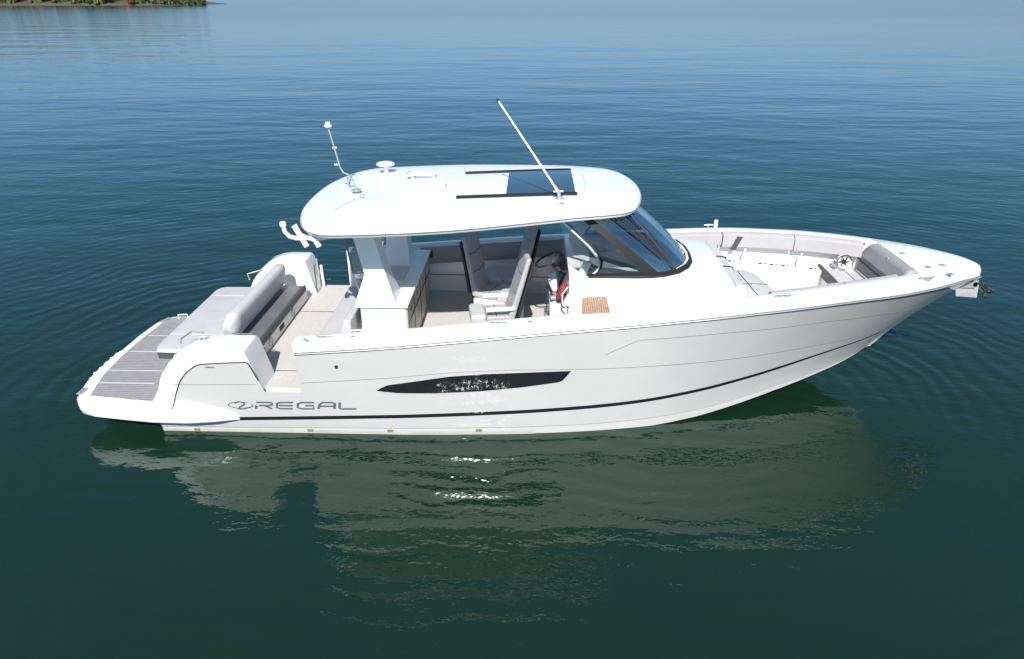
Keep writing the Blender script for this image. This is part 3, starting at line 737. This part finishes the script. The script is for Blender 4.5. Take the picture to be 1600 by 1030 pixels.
# light mast
ms = sub('light_mast')
mb = MB(); mb.tube([(2.47, -.12, ztop(2.47, -.1)), (2.44, -.10, 2.93), (2.36, 0, 3.0), (2.29, .02, 3.02), (2.25, .03, 3.08), (2.14, .06, 3.60)], .011); B(mb, 'mast_tube', STEEL, ms)
mb = MB(); mb.disc((2.14, .06, 3.60), .05, .07, (0, 0, 1), 16, [(.6, 0), (1, .15), (1, .45), (.55, .5), (.55, .8), (.7, .82), (.6, 1)]); B(mb, 'anchor_light', WHITE, ms)
mb = MB(); mb.disc((2.47, -.12, ztop(2.47, -.1)-.003), .07, .014); B(mb, 'mast_foot', STEEL, ms)
mb = MB(); mb.tube([(2.30, .14, 2.80), (2.30, .14, 2.92), (2.38, .05, 2.99)], .009); B(mb, 'mast_strut', STEEL, ms)
for z_ in (3.33, 3.11):
    mb = MB(); mb.box(2.17, 2.23, .035, .065, z_, z_+.03); B(mb, 'flag_clip', STEEL, ms)
mb = MB(); mb.disc((2.62, -.42, ztop(2.62, -.42)), .02, .02); B(mb, 'stud', STEEL, top)
# whip antenna
an = sub('whip_antenna'); za = ztop(5.12, -.82)
mb = MB(); mb.tube([(5.12, -.82, za+.09), (5.07, -.82, za+.16), (4.40, -.82, 4.06)], [.016, .013, .010]); B(mb, 'whip', WHITE, an)
mb = MB(); mb.tube([(4.402, -.82, 4.057), (4.385, -.82, 4.08)], .016); B(mb, 'tip_cap', RUBBER, an)
mb = MB(); mb.disc((5.14, -.82, za-.004), .055, .018); mb.tube([(5.14, -.82, za), (5.12, -.82, za+.11)], .022); mb.tube([(5.06, -.82, za+.09), (5.18, -.80, za+.09)], .012); B(mb, 'ratchet_mount', STEEL, an)
mb = MB(); mb.disc((5.16, -1.0, ztop(5.16, -1.0)), .035, .012); B(mb, 'cable_gland', STEEL, an)
# rod holders under the stern corner
rh = sub('rod_holders')
mb = MB(); mb.tube([(2.02, -1.28, 2.60), (2.20, -1.30, 2.53), (2.45, -1.32, 2.58)], .022); mb.tube([(1.86, -1.28, 2.70), (1.87, -1.28, 2.62), (1.92, -1.28, 2.56), (2.0, -1.28, 2.54), (2.20, -1.30, 2.55)], .026); B(mb, 'arm', WHITE, rh)
mb = MB(); mb.disc((1.86, -1.28, 2.69), .038, .05, (0, 0, 1), 14); B(mb, 'holder_cup', WHITE, rh)
for dx in (0, .15):
    mb = MB(); mb.tube([(1.99+dx, -1.28, 2.70), (2.00+dx, -1.28, 2.68), (2.11+dx, -1.28, 2.44)], [.040, .034, .034], 12); B(mb, 'holder_tube', WHITE, rh)
# pylons standing on the counter
for side, y0, y1 in ((-1, -.80, -.50), (1, .62, .92)):
    mb = MB()
    zs_ = [1.49, 1.60, 1.76, 1.90, 2.3, 2.72]
    x0s = [2.49, 2.53, 2.59, 2.64, 2.56, 2.46]; x1s = [3.03, 3.00, 2.96, 2.92, 2.83, 2.73]
    if side > 0: x0s = [2.62, 2.62, 2.63, 2.65, 2.58, 2.48]; x1s = [2.98, 2.98, 2.97, 2.96, 2.86, 2.76]
    ys = [(y0-.05, y1+.10), (y0-.03, y1+.08), (y0, y1+.04), (y0, y1), (y0, y1), (y0, y1)]
    mb.loft([[Vector((a, c[0], z)), Vector((b, c[0], z)), Vector((b, c[1], z)), Vector((a, c[1], z))] for a, b, c, z in zip(x0s, x1s, ys, zs_)], True, True)
    py = B(mb, 'pylon', WHITE, top, bevel=.015)
    mb = MB(); mb.add([(2.36, (y0+y1)/2, 2.70), (2.46, (y0+y1)/2, 2.70), (2.63, (y0+y1)/2, 1.92), (2.50, (y0+y1)/2, 1.62), (2.46, (y0+y1)/2, 1.75)], [(0, 1, 2, 3, 4)]); B(mb, 'wing_glass', GLASSF, py)
    mb = MB(); mb.tube([(2.36, (y0+y1)/2, 2.70), (2.47, (y0+y1)/2, 1.75), (2.52, (y0+y1)/2, 1.58)], .014); B(mb, 'wing_frame', SEAM, py)

# ------------------------------------------------------------------ windshield
ws = sub('windshield')
base = [(5.52, -1.06, 2.00), (5.70, -1.06, 2.005), (5.90, -1.06, 2.01), (6.10, -1.055, 2.01), (6.28, -1.04, 2.01), (6.45, -.99, 2.005), (6.64, -.88, 2.0), (6.80, -.68, 2.0), (6.88, -.48, 2.0), (6.91, -.22, 2.0), (6.90, .05, 2.0), (6.84, .28, 2.0), (6.72, .46, 2.0), (6.56, .57, 1.995), (6.35, .63, 1.995), (6.0, .65, 1.995), (5.52, .66, 1.995)]
topc = [(5.10, -.99, 2.74), (5.16, -.99, 2.745), (5.23, -.99, 2.75), (5.29, -.985, 2.755), (5.35, -.98, 2.76), (5.49, -.96, 2.76), (5.70, -.88, 2.765), (5.89, -.70, 2.765), (6.00, -.45, 2.77), (6.04, -.2, 2.77), (6.03, .05, 2.77), (5.99, .25, 2.77), (5.90, .42, 2.765), (5.78, .54, 2.76), (5.62, .62, 2.76), (5.40, .66, 2.75), (5.10, .68, 2.74)]
base = [Vector(p) for p in base]; topc = [Vector(p) for p in topc]
def wrow(i, n=12, push=0):
    a, b = base[i], topc[i]; out = []
    for k in range(n+1):
        t_ = k/n; p = a.lerp(b, t_); o_ = Vector((a.x-5.9, a.y+.2, 0)).normalized()*(.05*math.sin(math.pi*t_)+push)
        out.append(p+o_)
    return out
def dens(i0, i1, m=4, push=0):
    rows = []
    for i in range(i0, i1):
        r0, r1 = wrow(i, push=push), wrow(i+1, push=push)
        for k in range(m): rows.append([p.lerp(q, k/m) for p, q in zip(r0, r1)])
    rows.append(wrow(i1, push=push)); return rows
# side panes (near and far), the rear edge swept back
def side_pane(idx, sgn):
    r = dens(*idx)
    return r
mb = MB(); rs = dens(0, 4); mb.loft(rs); B(mb, 'side_pane', GLASS, ws, ang=80)
mb = MB(); mb.loft(dens(4, 13)); B(mb, 'front_pane', GLASSF, ws, ang=80)
mb = MB(); mb.loft(dens(13, 16)); B(mb, 'side_pane', GLASS, ws, ang=80)
# A pillars
for i0, i1, nm in ((4, 5, -1), (12, 13, 1)):
    mb = MB(); a = wrow(i0, push=.012); b = wrow(i1, push=.012); rows = []
    for p, q in zip(a, b):
        if nm < 0: q = q+(p-q)*.12
        d = (q-p).normalized(); n_v = Vector((d.y, -d.x, 0)).normalized()*.03
        rows.append([p, q, q-n_v*(1), p-n_v])
    mb.loft(rows, True, True); B(mb, 'pillar', FRAME, ws)
# base gasket
mb = MB(); bb = []
for i in range(16):
    for k in range(4): bb.append(base[i].lerp(base[i+1], k/4)+Vector((base[i].x-5.9, base[i].y+.2, 0)).normalized()*.02)
bb.append(base[16]); mb.loft([[p+Vector((0, 0, -.03)), p+Vector((0, 0, .045)), p+(Vector((5.9, -.2, 2))-p).normalized()*.03+Vector((0, 0, .045))] for p in bb]); 
mb.tube(bb, .024, 8); B(mb, 'gasket', FRAME, ws)
# white dash lip seen through the front glass
mb = MB(); rows = []
for p in bb[0:54]:
    c = Vector((5.9, -.2, p.z)); d = (c-p).normalized(); rows.append([p+d*.02+Vector((0, 0, .040)), p+d*.20+Vector((0, 0, .050)), p+d*.22+Vector((0, 0, .02))])
mb.loft(rows); B(mb, 'dash_lip', WHITE, ws)
# rear edge trims with the rounded lower corner
def trim(yb, yt, sgn):
    pts = [Vector((5.10, yt, 2.76)), Vector((5.30, yt-.01*sgn, 2.57)), Vector((5.50, yt-.03*sgn, 2.38)), Vector((5.60, yb, 2.28)), Vector((5.645, yb, 2.20)), Vector((5.64, yb, 2.12)), Vector((5.59, yb, 2.05)), Vector((5.52, yb, 2.0))]
    mb = MB(); mb.tube(pts, .017, 8); B(mb, 'rear_trim', WHITE, ws)
    mb = MB(); mb.tube([p+Vector((.028, 0, .006)) for p in pts], .016, 8); B(mb, 'rear_gasket', FRAME, ws)
trim(-1.055, -.995, -1); trim(.66, .68, 1)
# wipers
for ia, ib, ka, kb in ((6, 7, 0, 11), (6, 6, 3, 12)):
    ra, rb = wrow(ia, push=.035), wrow(ib, push=.035)
    n_p = [ra[min(12, ka+round((kb-ka)*q/4))].lerp(rb[min(12, ka+round((kb-ka)*q/4))], q/4) for q in range(5)]
    mb = MB(); mb.tube(n_p, .011, 6); mb.tube([p+Vector((.05, .05, 0)) for p in n_p[1:]], .008, 6); mb.tube([n_p[2], n_p[2]+Vector((.05, .05, 0))], .012, 6); B(mb, 'wiper', RUBBER, ws)

# ------------------------------------------------------------------ helm console
helm = sub('helm_console')
mb = MB(); mb.prism([(5.05, .70), (5.05, 1.48), (5.18, 1.56), (5.275, 1.57), (5.275, .70)], 1, -.95, .30); B(mb, 'console_body', WHITE, helm, bevel=.012)
mb = MB(); mb.prism([(5.16, 1.575), (5.30, 1.93), (5.62, 2.03), (6.3, 2.03), (6.3, 2.012), (5.40, 2.0), (5.275, 1.575)], 1, -.86, .48); B(mb, 'dash', mat('grey_dash', (.20, .20, .21), .6), helm, bevel=.01)
mb = MB(); mb.hexa([(5.20, -1.02, 1.57), (5.32, -1.02, 1.57), (5.32, -.90, 1.57), (5.20, -.90, 1.57), (5.46, -1.04, 2.18), (5.56, -1.04, 2.18), (5.56, -.96, 2.18), (5.46, -.96, 2.18)]); B(mb, 'console_wing', WHITE, helm, bevel=.015)
mb = MB(); mb.hexa([(5.18, .40, 1.6), (5.34, .40, 1.6), (5.34, .54, 1.6), (5.18, .54, 1.6), (5.42, .40, 2.2), (5.62, .40, 2.2), (5.62, .54, 2.2), (5.42, .54, 2.2)]); B(mb, 'dash_side_panel', CUSH, helm, bevel=.02)
for y0, y1 in ((-.62, -.28), (-.22, .12)):
    mb = MB(); mb.hexa([(5.185, y0, 1.66), (5.175, y0, 1.67), (5.175, y1, 1.67), (5.185, y1, 1.66), (5.28, y0, 1.90), (5.27, y0, 1.905), (5.27, y1, 1.905), (5.28, y1, 1.90)]); B(mb, 'display_screen', BLACK, helm)
# wheel
wc = Vector((5.04, -.26, 1.93)); wa = Vector((-.42, -.12, .90)).normalized(); u = Vector((0, 1, 0)); v = wa.cross(u)
mb = MB(); rows = []
for i in range(29):
    q = 2*math.pi*i/28; c = wc+.19*(math.cos(q)*u+math.sin(q)*v); o_ = (c-wc).normalized()
    rows.append([c+.017*(math.cos(2*math.pi*k/8)*o_+math.sin(2*math.pi*k/8)*wa) for k in range(8)])
mb.loft(rows, True); wh = B(mb, 'steering_wheel', RUBBER, helm)
mb = MB()
for q in (90, 210, 330): mb.tube([wc-wa*.03, wc+.18*(math.cos(R(q))*u+math.sin(R(q))*v)], .010)
mb.disc(wc-wa*.05, .045, .06, wa, 14); B(mb, 'spokes', STEEL, wh)
mb = MB(); mb.tube([wc-wa*.04, wc+Vector((.16, 0, -.16))], .03); B(mb, 'column', RUBBER, wh)
for y in (-.62, -.72):
    mb = MB(); mb.tube([(5.10, y, 1.57), (5.04, y, 1.70), (5.02, y, 1.72)], [.012, .014, .024]); B(mb, 'throttle_lever', RUBBER, helm)
mb = MB(); mb.box(5.06, 5.20, -.78, -.56, 1.56, 1.60); B(mb, 'throttle_base', STEEL, helm, bevel=.01)
mb = MB(); mb.box(5.035, 5.05, -.80, -.70, 1.0, 1.32); mb.box(5.035, 5.05, -.60, -.55, 1.08, 1.30); B(mb, 'switch_panel', RUBBER, helm, bevel=.005)
mb = MB(); mb.tube([(5.265, -1.16, 1.60), (5.20, -1.14, 1.66), (5.20, -1.10, 1.78), (5.27, -1.06, 1.86)], .012); B(mb, 'grab_rail', STEEL, helm)
mb = MB(); mb.box(5.0, 5.04, -.35, .2, .95, 1.0); B(mb, 'foot_rest', STEEL, helm)

# ------------------------------------------------------------------ helm seats
def seat(x, y0, y1, facing, zs, tilt, h=.85, lab=None, ww=.5, zbase=FLZ, rot=0, arms=True):
    """x: hinge of the backrest; facing -1 = faces aft (backrest forward of the cushion)"""
    s_ = sub('helm_seat')
    if lab: s_['label'] = lab
    f = facing
    mb = MB(); mb.box(min(x, x+f*ww), max(x, x+f*ww), y0+.04, y1-.04, zs-.14, zs); mb.box(min(x+f*.10, x+f*.42), max(x+f*.10, x+f*.42), y0+.14, y1-.14, zbase, zs-.14); B(mb, 'seat_shell', WHITE, s_, bevel=.02)
    mb = MB(); mb.box(min(x+f*.04, x+f*ww*.70), max(x+f*.04, x+f*ww*.70), y0+.05, y1-.05, zs, zs+.09); B(mb, 'cushion', SEATG, s_, bevel=.03, seg=3)
    mb = MB(); mb.box(min(x+f*ww*.70, x+f*(ww+.06)), max(x+f*ww*.70, x+f*(ww+.06)), y0+.04, y1-.04, zs-.02, zs+.12); B(mb, 'front_bolster', CUSH, s_, bevel=.045, seg=3)
    def hx(a0, a1, b0, b1, ya, yb, za, zb):  # leaning slab: a at bottom, b at top
        lx = lambda t: x-f*tilt*t
        return [(lx(0)+f*a0, ya, za), (lx(0)+f*a1, ya, za), (lx(0)+f*a1, yb, za), (lx(0)+f*a0, yb, za), (lx(1)+f*b0, ya, zb), (lx(1)+f*b1, ya, zb), (lx(1)+f*b1, yb, zb), (lx(1)+f*b0, yb, zb)]
    mb = MB(); mb.hexa(hx(-.055, -.010, -.045, -.012, y0+.03, y1-.03, zs-.05, zs+h-.10)); B(mb, 'back_shell', RUBBER, s_, bevel=.012)
    mb = MB(); mb.hexa(hx(-.012, .085, -.017, .05, y0+.03, y1-.03, zs+.02, zs+h-.01)); bk_ = B(mb, 'backrest', SEATG, s_, bevel=.035, seg=3)
    for hh_ in (.40, .66):
        xx = x-f*tilt*hh_/h+f*(.085-.035*hh_/h); mb = MB(); mb.tube([(xx, y0+.05, zs+hh_), (xx+f*.004, (y0+y1)/2, zs+hh_-.03), (xx, y1-.05, zs+hh_)], .007, 6); B(mb, 'backrest_seam', CUSHD, s_)
    mb = MB(); mb.tube([(x+f*.22, y0+.07, zs+.090), (x+f*.22, y1-.07, zs+.090)], .006, 6); B(mb, 'cushion_seam', CUSHD, s_)
    for yy in ((y0, y1-.05) if arms else ()):
        mb = MB(); mb.box(min(x-f*.02, x+f*.36), max(x-f*.02, x+f*.36), yy, yy+.05, zs+.18, zs+.23); B(mb, 'armrest', WHITE, s_, bevel=.015)
    M_ = Matrix.Translation((x, (y0+y1)/2, 0)) @ Matrix.Rotation(R(rot), 4, 'Z') @ Matrix.Translation((-x, -(y0+y1)/2, 0))
    for o in C.objects:
        if o.parent is s_: o.data.transform(M_)
    return s_
seat(4.55, -.98, -.46, -1, 1.30, .22, .88, 'helm seat turned to face aft, nearest the starboard rail', rot=9)
seat(4.04, .02, .52, 1, 1.20, .15, .93, 'forward-facing seat with tall backrest and dark rear shell', rot=-20, arms=False)
seat(4.66, .62, 1.14, -1, 1.20, .20, .92, 'aft-facing seat on the far side of the helm', rot=14, arms=False)
mb = MB(); mb.box(3.95, 4.7, .05, 1.2, FLZ+.001, 1.04); B(mb, 'companion_base', LINER, bevel=.02)
mb = MB(); mb.box(4.10, 4.60, .60, 1.16, 1.05, 1.30); B(mb, 'companion_cushion', CUSH, bevel=.04)
mb = MB(); mb.box(4.02, 4.56, -1.16, -1.0, FLZ, 1.14); mb.box(4.04, 4.54, -1.0, -.44, FLZ, 1.10); o = B(mb, 'helm_cabinet', WHITE, bevel=.02)
mb = MB(); mb.box(4.10, 4.34, -1.15, -1.03, 1.141, 1.150); B(mb, 'cup_tray', FRAME, o)
mb = MB(); mb.box(4.38, 4.46, -1.15, -1.05, 1.141, 1.165); B(mb, 'red_switch', RED, o)

# red jacket dropped on the dash - a loose thing
mb = MB(); rows = []
for i in range(9):
    t_ = i/8; z_ = 1.60+.26*t_; q_ = (.3, .8, 1, .95, .9, .95, .85, .6, .2)[i]
    rows.append([Vector((5.17+.07*t_+(.055+.022*math.sin(2.2*i+k*1.9))*math.cos(2*math.pi*k/14)*q_, -.90+(.075+.024*math.sin(1.7*i+k*2.3))*math.sin(2*math.pi*k/14)*q_, z_+.014*math.sin(k*1.7+i))) for k in range(14)])
mb.loft(rows, True, True); o = mb.build('jacket', RED, ang=60)
tag(o, 'crumpled red cloth jacket bundled beside the steering wheel', 'jacket')

# ------------------------------------------------------------------ bow seating
bow = sub('bow_seating')
# far bolster, two lengths
PALE = mat('pale_grey_vinyl', (.40, .39, .40), .5, noise=.04, nscale=5, bump=.003, bscale=8)
def bb_(x0, x1, z0, z1, m=PALE, th=.10, side=1, n=16): return bolster(x0, x1, side, lambda x: zt(x)+z0, lambda x: zt(x)+z1, th, n, 'side_bolster', m, bow)
bb_(6.9, 7.72, -.20, .0, th=.12); bb_(7.73, 8.72, -.23, .01, th=.14); bb_(8.73, 9.60, -.24, .01, th=.14)
bb_(7.75, 8.72, -.23, .0, th=.10, side=-1); bb_(8.73, 9.5, -.23, .0, th=.10, side=-1)
mb = MB(); mb.hexa([(7.85, inner(7.85)-.150, zt(7.8)-.235), (7.93, inner(7.9)-.150, zt(7.8)-.235), (7.93, inner(7.9)-.135, zt(7.8)-.235), (7.85, inner(7.85)-.135, zt(7.8)-.235), (7.93, inner(7.9)-.150, zt(7.8)-.02), (8.01, inner(8)-.150, zt(7.8)-.02), (8.01, inner(8)-.125, zt(7.8)-.02), (7.93, inner(7.9)-.125, zt(7.8)-.02)]); B(mb, 'bolster_strap', CUSHD, bow)
# ledge under the bolster with cup holders
mb = MB(); xs = [7.5, 7.8, 8.2, 8.6, 9.0, 9.3]
mb.loft([[Vector((x, inner(x)-.01, 1.47)), Vector((x, inner(x)-.22, 1.46)), Vector((x, inner(x)-.235, 1.44)), Vector((x, inner(x)-.235, BFZ))] for x in xs]); B(mb, 'side_ledge', NONSKID, bow, bevel=0)
for x in (7.86, 8.30, 8.46, 8.62, 9.0):
    mb = MB(); mb.disc((x, inner(x)-.17, 1.463), .030, .006, (0, 0, 1), 12); mb.disc((x+.07, inner(x)-.17, 1.463), .018, .006, (0, 0, 1), 12); B(mb, 'cup_holder', FRAME, bow)
for x in (8.06, 8.84):
    mb = MB(); mb.tube([(x-.05, inner(x)-.20, 1.465), (x+.02, inner(x)-.12, 1.66)], .014); B(mb, 'ledge_strut', STEEL, bow)
mb = MB(); mb.disc((9.36, inner(9.4)-.235, 1.655), .105, .03, (-.15, -1, .35), 24, [(1, 0), (1, .7), (.9, 1), (.8, .4), (.2, .2)]); sp = B(mb, 'speaker', WHITE, bow)
mb = MB()
for q in range(6): mb.tube([(9.355+.01*math.cos(q*1.047), inner(9.4)-.268, 1.665+.01*math.sin(q*1.047)), (9.355+.075*math.cos(q*1.047), inner(9.4)-.262, 1.665+.075*math.sin(q*1.047))], .011, 6)
mb.tube([(9.355+.10*math.cos(q*.3), inner(9.4)-.262, 1.665+.10*math.sin(q*.3)) for q in range(22)], .008, 6)
mb.disc((9.355, inner(9.4)-.255, 1.665), .028, .015, (0, -1, .3), 10); B(mb, 'speaker_grille', FRAME, sp)
mb = MB(); mb.box(9.28, 9.52, inner(9.4)-.22, inner(9.4)-.02, BFZ, 1.60); B(mb, 'speaker_box', WHITE, bow, bevel=.03)
# forward seat
hw_ = lambda x, z: min(inner(x), -hull_pt(*hull_xz(x, z)).y-.05)
mb = MB(); mb.loft([[Vector((x, -min(hw_(x, z), .84), z)) for x in (9.10, 9.3, 9.5, 9.7)]+[Vector((x, min(hw_(x, z), .84), z)) for x in (9.7, 9.5, 9.3, 9.14)] for z in (BFZ+.001, 1.25, 1.33, 1.40)], True, True); B(mb, 'bow_seat_base', LINER, bow, bevel=.01)
mb = MB(); cushion(mb, [(9.12, -hw_(9.12, 1.42)), (9.4, -hw_(9.4, 1.42)), (9.70, -hw_(9.7, 1.42)), (9.70, hw_(9.7, 1.42)), (9.4, hw_(9.4, 1.42)), (9.16, .86)], 1.405, 1.51); B(mb, 'bow_seat_cushion', CUSHL, bow)
mb = MB(); mb.hexa([(9.075, -.80, 1.38), (9.12, -.80, 1.38), (9.155, .84, 1.38), (9.11, .84, 1.38), (9.10, -.80, 1.50), (9.12, -.80, 1.51), (9.155, .84, 1.51), (9.135, .84, 1.50)]); B(mb, 'seat_front_pad', CUSHD, bow, bevel=.01)
mb = MB(); mb.box(9.20, 9.66, -.02, -.012, 1.51, 1.514); mb.box(9.40, 9.408, -.6, .7, 1.508, 1.514); B(mb, 'seat_seam', FRAME, bow)
# forward backrest: quilted lower pad and a rolled upper pad
QUILT = mat('quilted_vinyl', (.30, .30, .32), .55, noise=.1, nscale=40, bump=.02, bscale=28)
def slabx(xa, xb, za, zb, ya, yb, th): 
    return [(xa-th, -ya, za), (xa, -ya, za), (xa, ya, za), (xa-th, ya, za), (xb-th, -yb, zb), (xb, -yb, zb), (xb, yb, zb), (xb-th, yb, zb)]
mb = MB(); mb.hexa(slabx(9.70, 9.74, 1.50, 1.74, .62, .66, .09)); B(mb, 'quilted_backrest', QUILT, bow, bevel=.02)
mb = MB(); mb.hexa(slabx(9.755, 9.86, 1.70, 1.935, .63, .57, .17)); B(mb, 'rolled_headrest', mat('headrest_vinyl', (.30, .295, .31), .5, noise=.06, bump=.004, bscale=9), bow, bevel=.06, seg=4)
mb = MB(); mb.tube([(9.63, -.64, 1.88), (9.59, -.64, 1.80), (9.575, -.635, 1.73), (9.57, -.60, 1.70), (9.565, 0, 1.69), (9.575, .60, 1.70), (9.575, .635, 1.73), (9.60, .64, 1.82), (9.66, .63, 1.90)], .014); B(mb, 'headrest_piping', RUBBER, bow)
mb = MB(); mb.disc((9.69, -.02, 1.91), .016, .01, (-.6, 0, .8), 8); B(mb, 'snap', STEEL, bow)
# aft bow lounge against the coachroof
mb = MB(); mb.hexa([(7.425, -1.16, BFZ+.02), (8.0, -1.02, BFZ+.02), (7.88, -.20, BFZ+.02), (7.425, .10, BFZ+.02), (7.425, -1.16, 1.65), (8.0, -1.02, 1.65), (7.86, -.20, 1.65), (7.425, .10, 1.65)]); B(mb, 'chaise_base', WHITE, bow, bevel=.02)
mb = MB(); cushion(mb, [(7.46, -1.22), (7.55, -1.28), (7.86, -1.22), (7.96, -1.1), (7.86, -.26), (7.74, -.10), (7.50, -.06)], 1.655, 1.76); B(mb, 'chaise_cushion', CUSHL, bow)
mb = MB(); mb.tube([(7.66, -1.2, 1.762), (7.62, -.2, 1.762)], .005); mb.tube([(7.5, -.62, 1.76), (7.9, -.66, 1.76)], .005); B(mb, 'cushion_seam', FRAME, bow)
mb = MB(); mb.hexa([(7.325, -1.30, 1.62), (7.50, -1.30, 1.66), (7.52, .56, 1.64), (7.325, .56, 1.60), (7.325, -1.15, 1.945), (7.45, -1.15, 1.93), (7.46, .60, 1.93), (7.325, .60, 1.945)]); B(mb, 'chaise_backrest', CUSHL, bow, bevel=.03)
mb = MB()
for y in (-.12, -.5): mb.tube([(7.33, y, 1.95), (7.45, y, 1.94), (7.52, y, 1.77), (7.58, y-.03, 1.765)], .009)
B(mb, 'lounge_strap', FRAME, bow)
# well hardware
mb = MB(); mb.disc((8.42, -.20, BFZ), .045, .008, (0, 0, 1), 14); B(mb, 'floor_hatch_latch', STEEL, bow)
mb = MB(); mb.tube([(7.98, -1.26, 1.70), (7.98, -1.26, 1.85), (8.02, -1.30, 1.89)], .012); B(mb, 'grab_rail', STEEL, bow)

# ------------------------------------------------------------------ anchor roller (part) and anchor (loose, hung from it)
mb = MB(); mb.box(10.30, 10.98, -.06, -.045, 1.50, 1.62); mb.box(10.30, 10.98, .045, .06, 1.50, 1.62); mb.tube([(10.95, -.06, 1.55), (10.95, .06, 1.55)], .035, 12); B(mb, 'anchor_roller', STEEL)
ax = empty('anchor', (10.95, 0, 1.5)); tag(ax, 'bright steel plough anchor hanging under the bow tip', 'anchor')
def A(mb, name, m):
    o = mb.build(name, m); o.parent = ax; o.matrix_parent_inverse = Matrix.Translation((-10.95, 0, -1.5)); return o
mb = MB(); mb.hexa([(10.35, -.02, 1.49), (11.00, -.025, 1.42), (11.00, .025, 1.42), (10.35, .02, 1.49), (10.35, -.02, 1.55), (11.02, -.025, 1.52), (11.02, .025, 1.52), (10.35, .02, 1.55)]); A(mb, 'shank', STEEL)
mb = MB(); mb.add([(10.72, 0, 1.52), (10.66, -.17, 1.42), (10.98, -.12, 1.38), (11.04, 0, 1.52), (10.66, .17, 1.42), (10.98, .12, 1.38), (10.72, 0, 1.49), (11.02, 0, 1.46)], [(0, 1, 2, 3), (0, 3, 5, 4), (1, 6, 7, 2), (4, 5, 7, 6), (0, 6, 1), (0, 4, 6), (2, 7, 3), (3, 7, 5)]); A(mb, 'fluke', STEEL)
mb = MB(); rnd = random.Random(3)
for i in range(26):
    a = rnd.random()*6.28; b = rnd.random()*3.14; p = Vector((11.14+.07*math.cos(a)*math.sin(b), -.02+.08*math.sin(a)*math.sin(b), 1.44+.075*math.cos(b)))
    d = Vector((rnd.uniform(-1, 1), rnd.uniform(-1, 1), rnd.uniform(-1, 1))).normalized()*.035; mb.tube([p-d, p+d], .014, 6)
A(mb, 'chain_bundle', mat('tarry_black', (.03, .035, .02), .6))

# ------------------------------------------------------------------ far shore
GRD = mat('shore_earth', (.075, .07, .05), .9, noise=.3, nscale=.2)
FOL = None
m_, t_, b_ = newmat('woodland')
g_ = t_.nodes.new('ShaderNodeNewGeometry'); n1 = t_.nodes.new('ShaderNodeTexNoise'); n1.inputs['Scale'].default_value = .12; t_.links.new(g_.outputs['Position'], n1.inputs['Vector']); n1.inputs['Detail'].default_value = 5
cr = t_.nodes.new('ShaderNodeValToRGB'); cr.color_ramp.elements[0].position = .38; cr.color_ramp.elements[0].color = (.035, .06, .025, 1)
cr.color_ramp.elements[1].position = .62; cr.color_ramp.elements[1].color = (.16, .085, .035, 1); e_ = cr.color_ramp.elements.new(.5); e_.color = (.075, .10, .03, 1)
t_.links.new(n1.outputs[0], cr.inputs[0]); t_.links.new(cr.outputs[0], b_.inputs['Base Color']); b_.inputs['Roughness'].default_value = .9
FOL = m_
def land(name, x0, x1, y0, depth, h):
    mb = MB(); n = 40; rows = []
    rnd = random.Random(hash(name) % 97 if False else len(name)+int(x1))
    for i in range(n+1):
        x = x0+(x1-x0)*i/n; e = min(1, min(i, n-i)/4); j = rnd.uniform(-4, 4)
        rows.append([Vector((x, y0+j, -.3)), Vector((x, y0+j+1.5, h*.35*e-.2)), Vector((x, y0+j+12, h*e)), Vector((x, y0+depth, h*1.6*e)), Vector((x, y0+depth+10, -.3))])
    mb.loft(rows); o = mb.build(name, GRD); tag(o, kind='structure', label='low wooded shore far across the lake'); return o
def woods(name, x0, x1, y0, depth, n, hh, lab):
    mb = MB(); rnd = random.Random(11+n)
    for i in range(n):
        x = rnd.uniform(x0, x1); y = y0+3+depth*rnd.random()**1.5; h = rnd.uniform(.7, 1.2)*hh*min(1, .35+max(0, x1-x)/90); r = h*.3
        mb.add([(x-.2, y, 0), (x+.2, y, 0), (x+.1, y, h*.8), (x-.1, y, h*.8)], [(0, 1, 2, 3)])
        for k in range(26):
            a = rnd.random()*6.28; zz = h*(.08+.92*rnd.random()); rr = r*(1-abs(zz/h-.45))*rnd.random()**.5
            px, py = x+rr*math.cos(a), y+rr*math.sin(a); s = rnd.uniform(.5, 1.3)*hh/11
            d1 = Vector((rnd.uniform(-1, 1), rnd.uniform(-1, 1), rnd.uniform(-.6, .6))).normalized()*s; d2 = Vector((rnd.uniform(-.5, .5), rnd.uniform(-.5, .5), 1)).normalized()*s
            c = Vector((px, py, zz)); mb.add([c-d1-d2*.6, c+d1-d2, c+d1*.7+d2, c-d1+d2*.8], [(0, 1, 2, 3)])
    o = mb.build(name, FOL, fixn=False); tag(o, lab, 'woodland', kind='stuff')
land('island_shore', -470, -184, 392, 60, 2.0)
woods('woodland', -470, -182, 392, 40, 420, 11, 'brown and green woodland on the island at the top left')
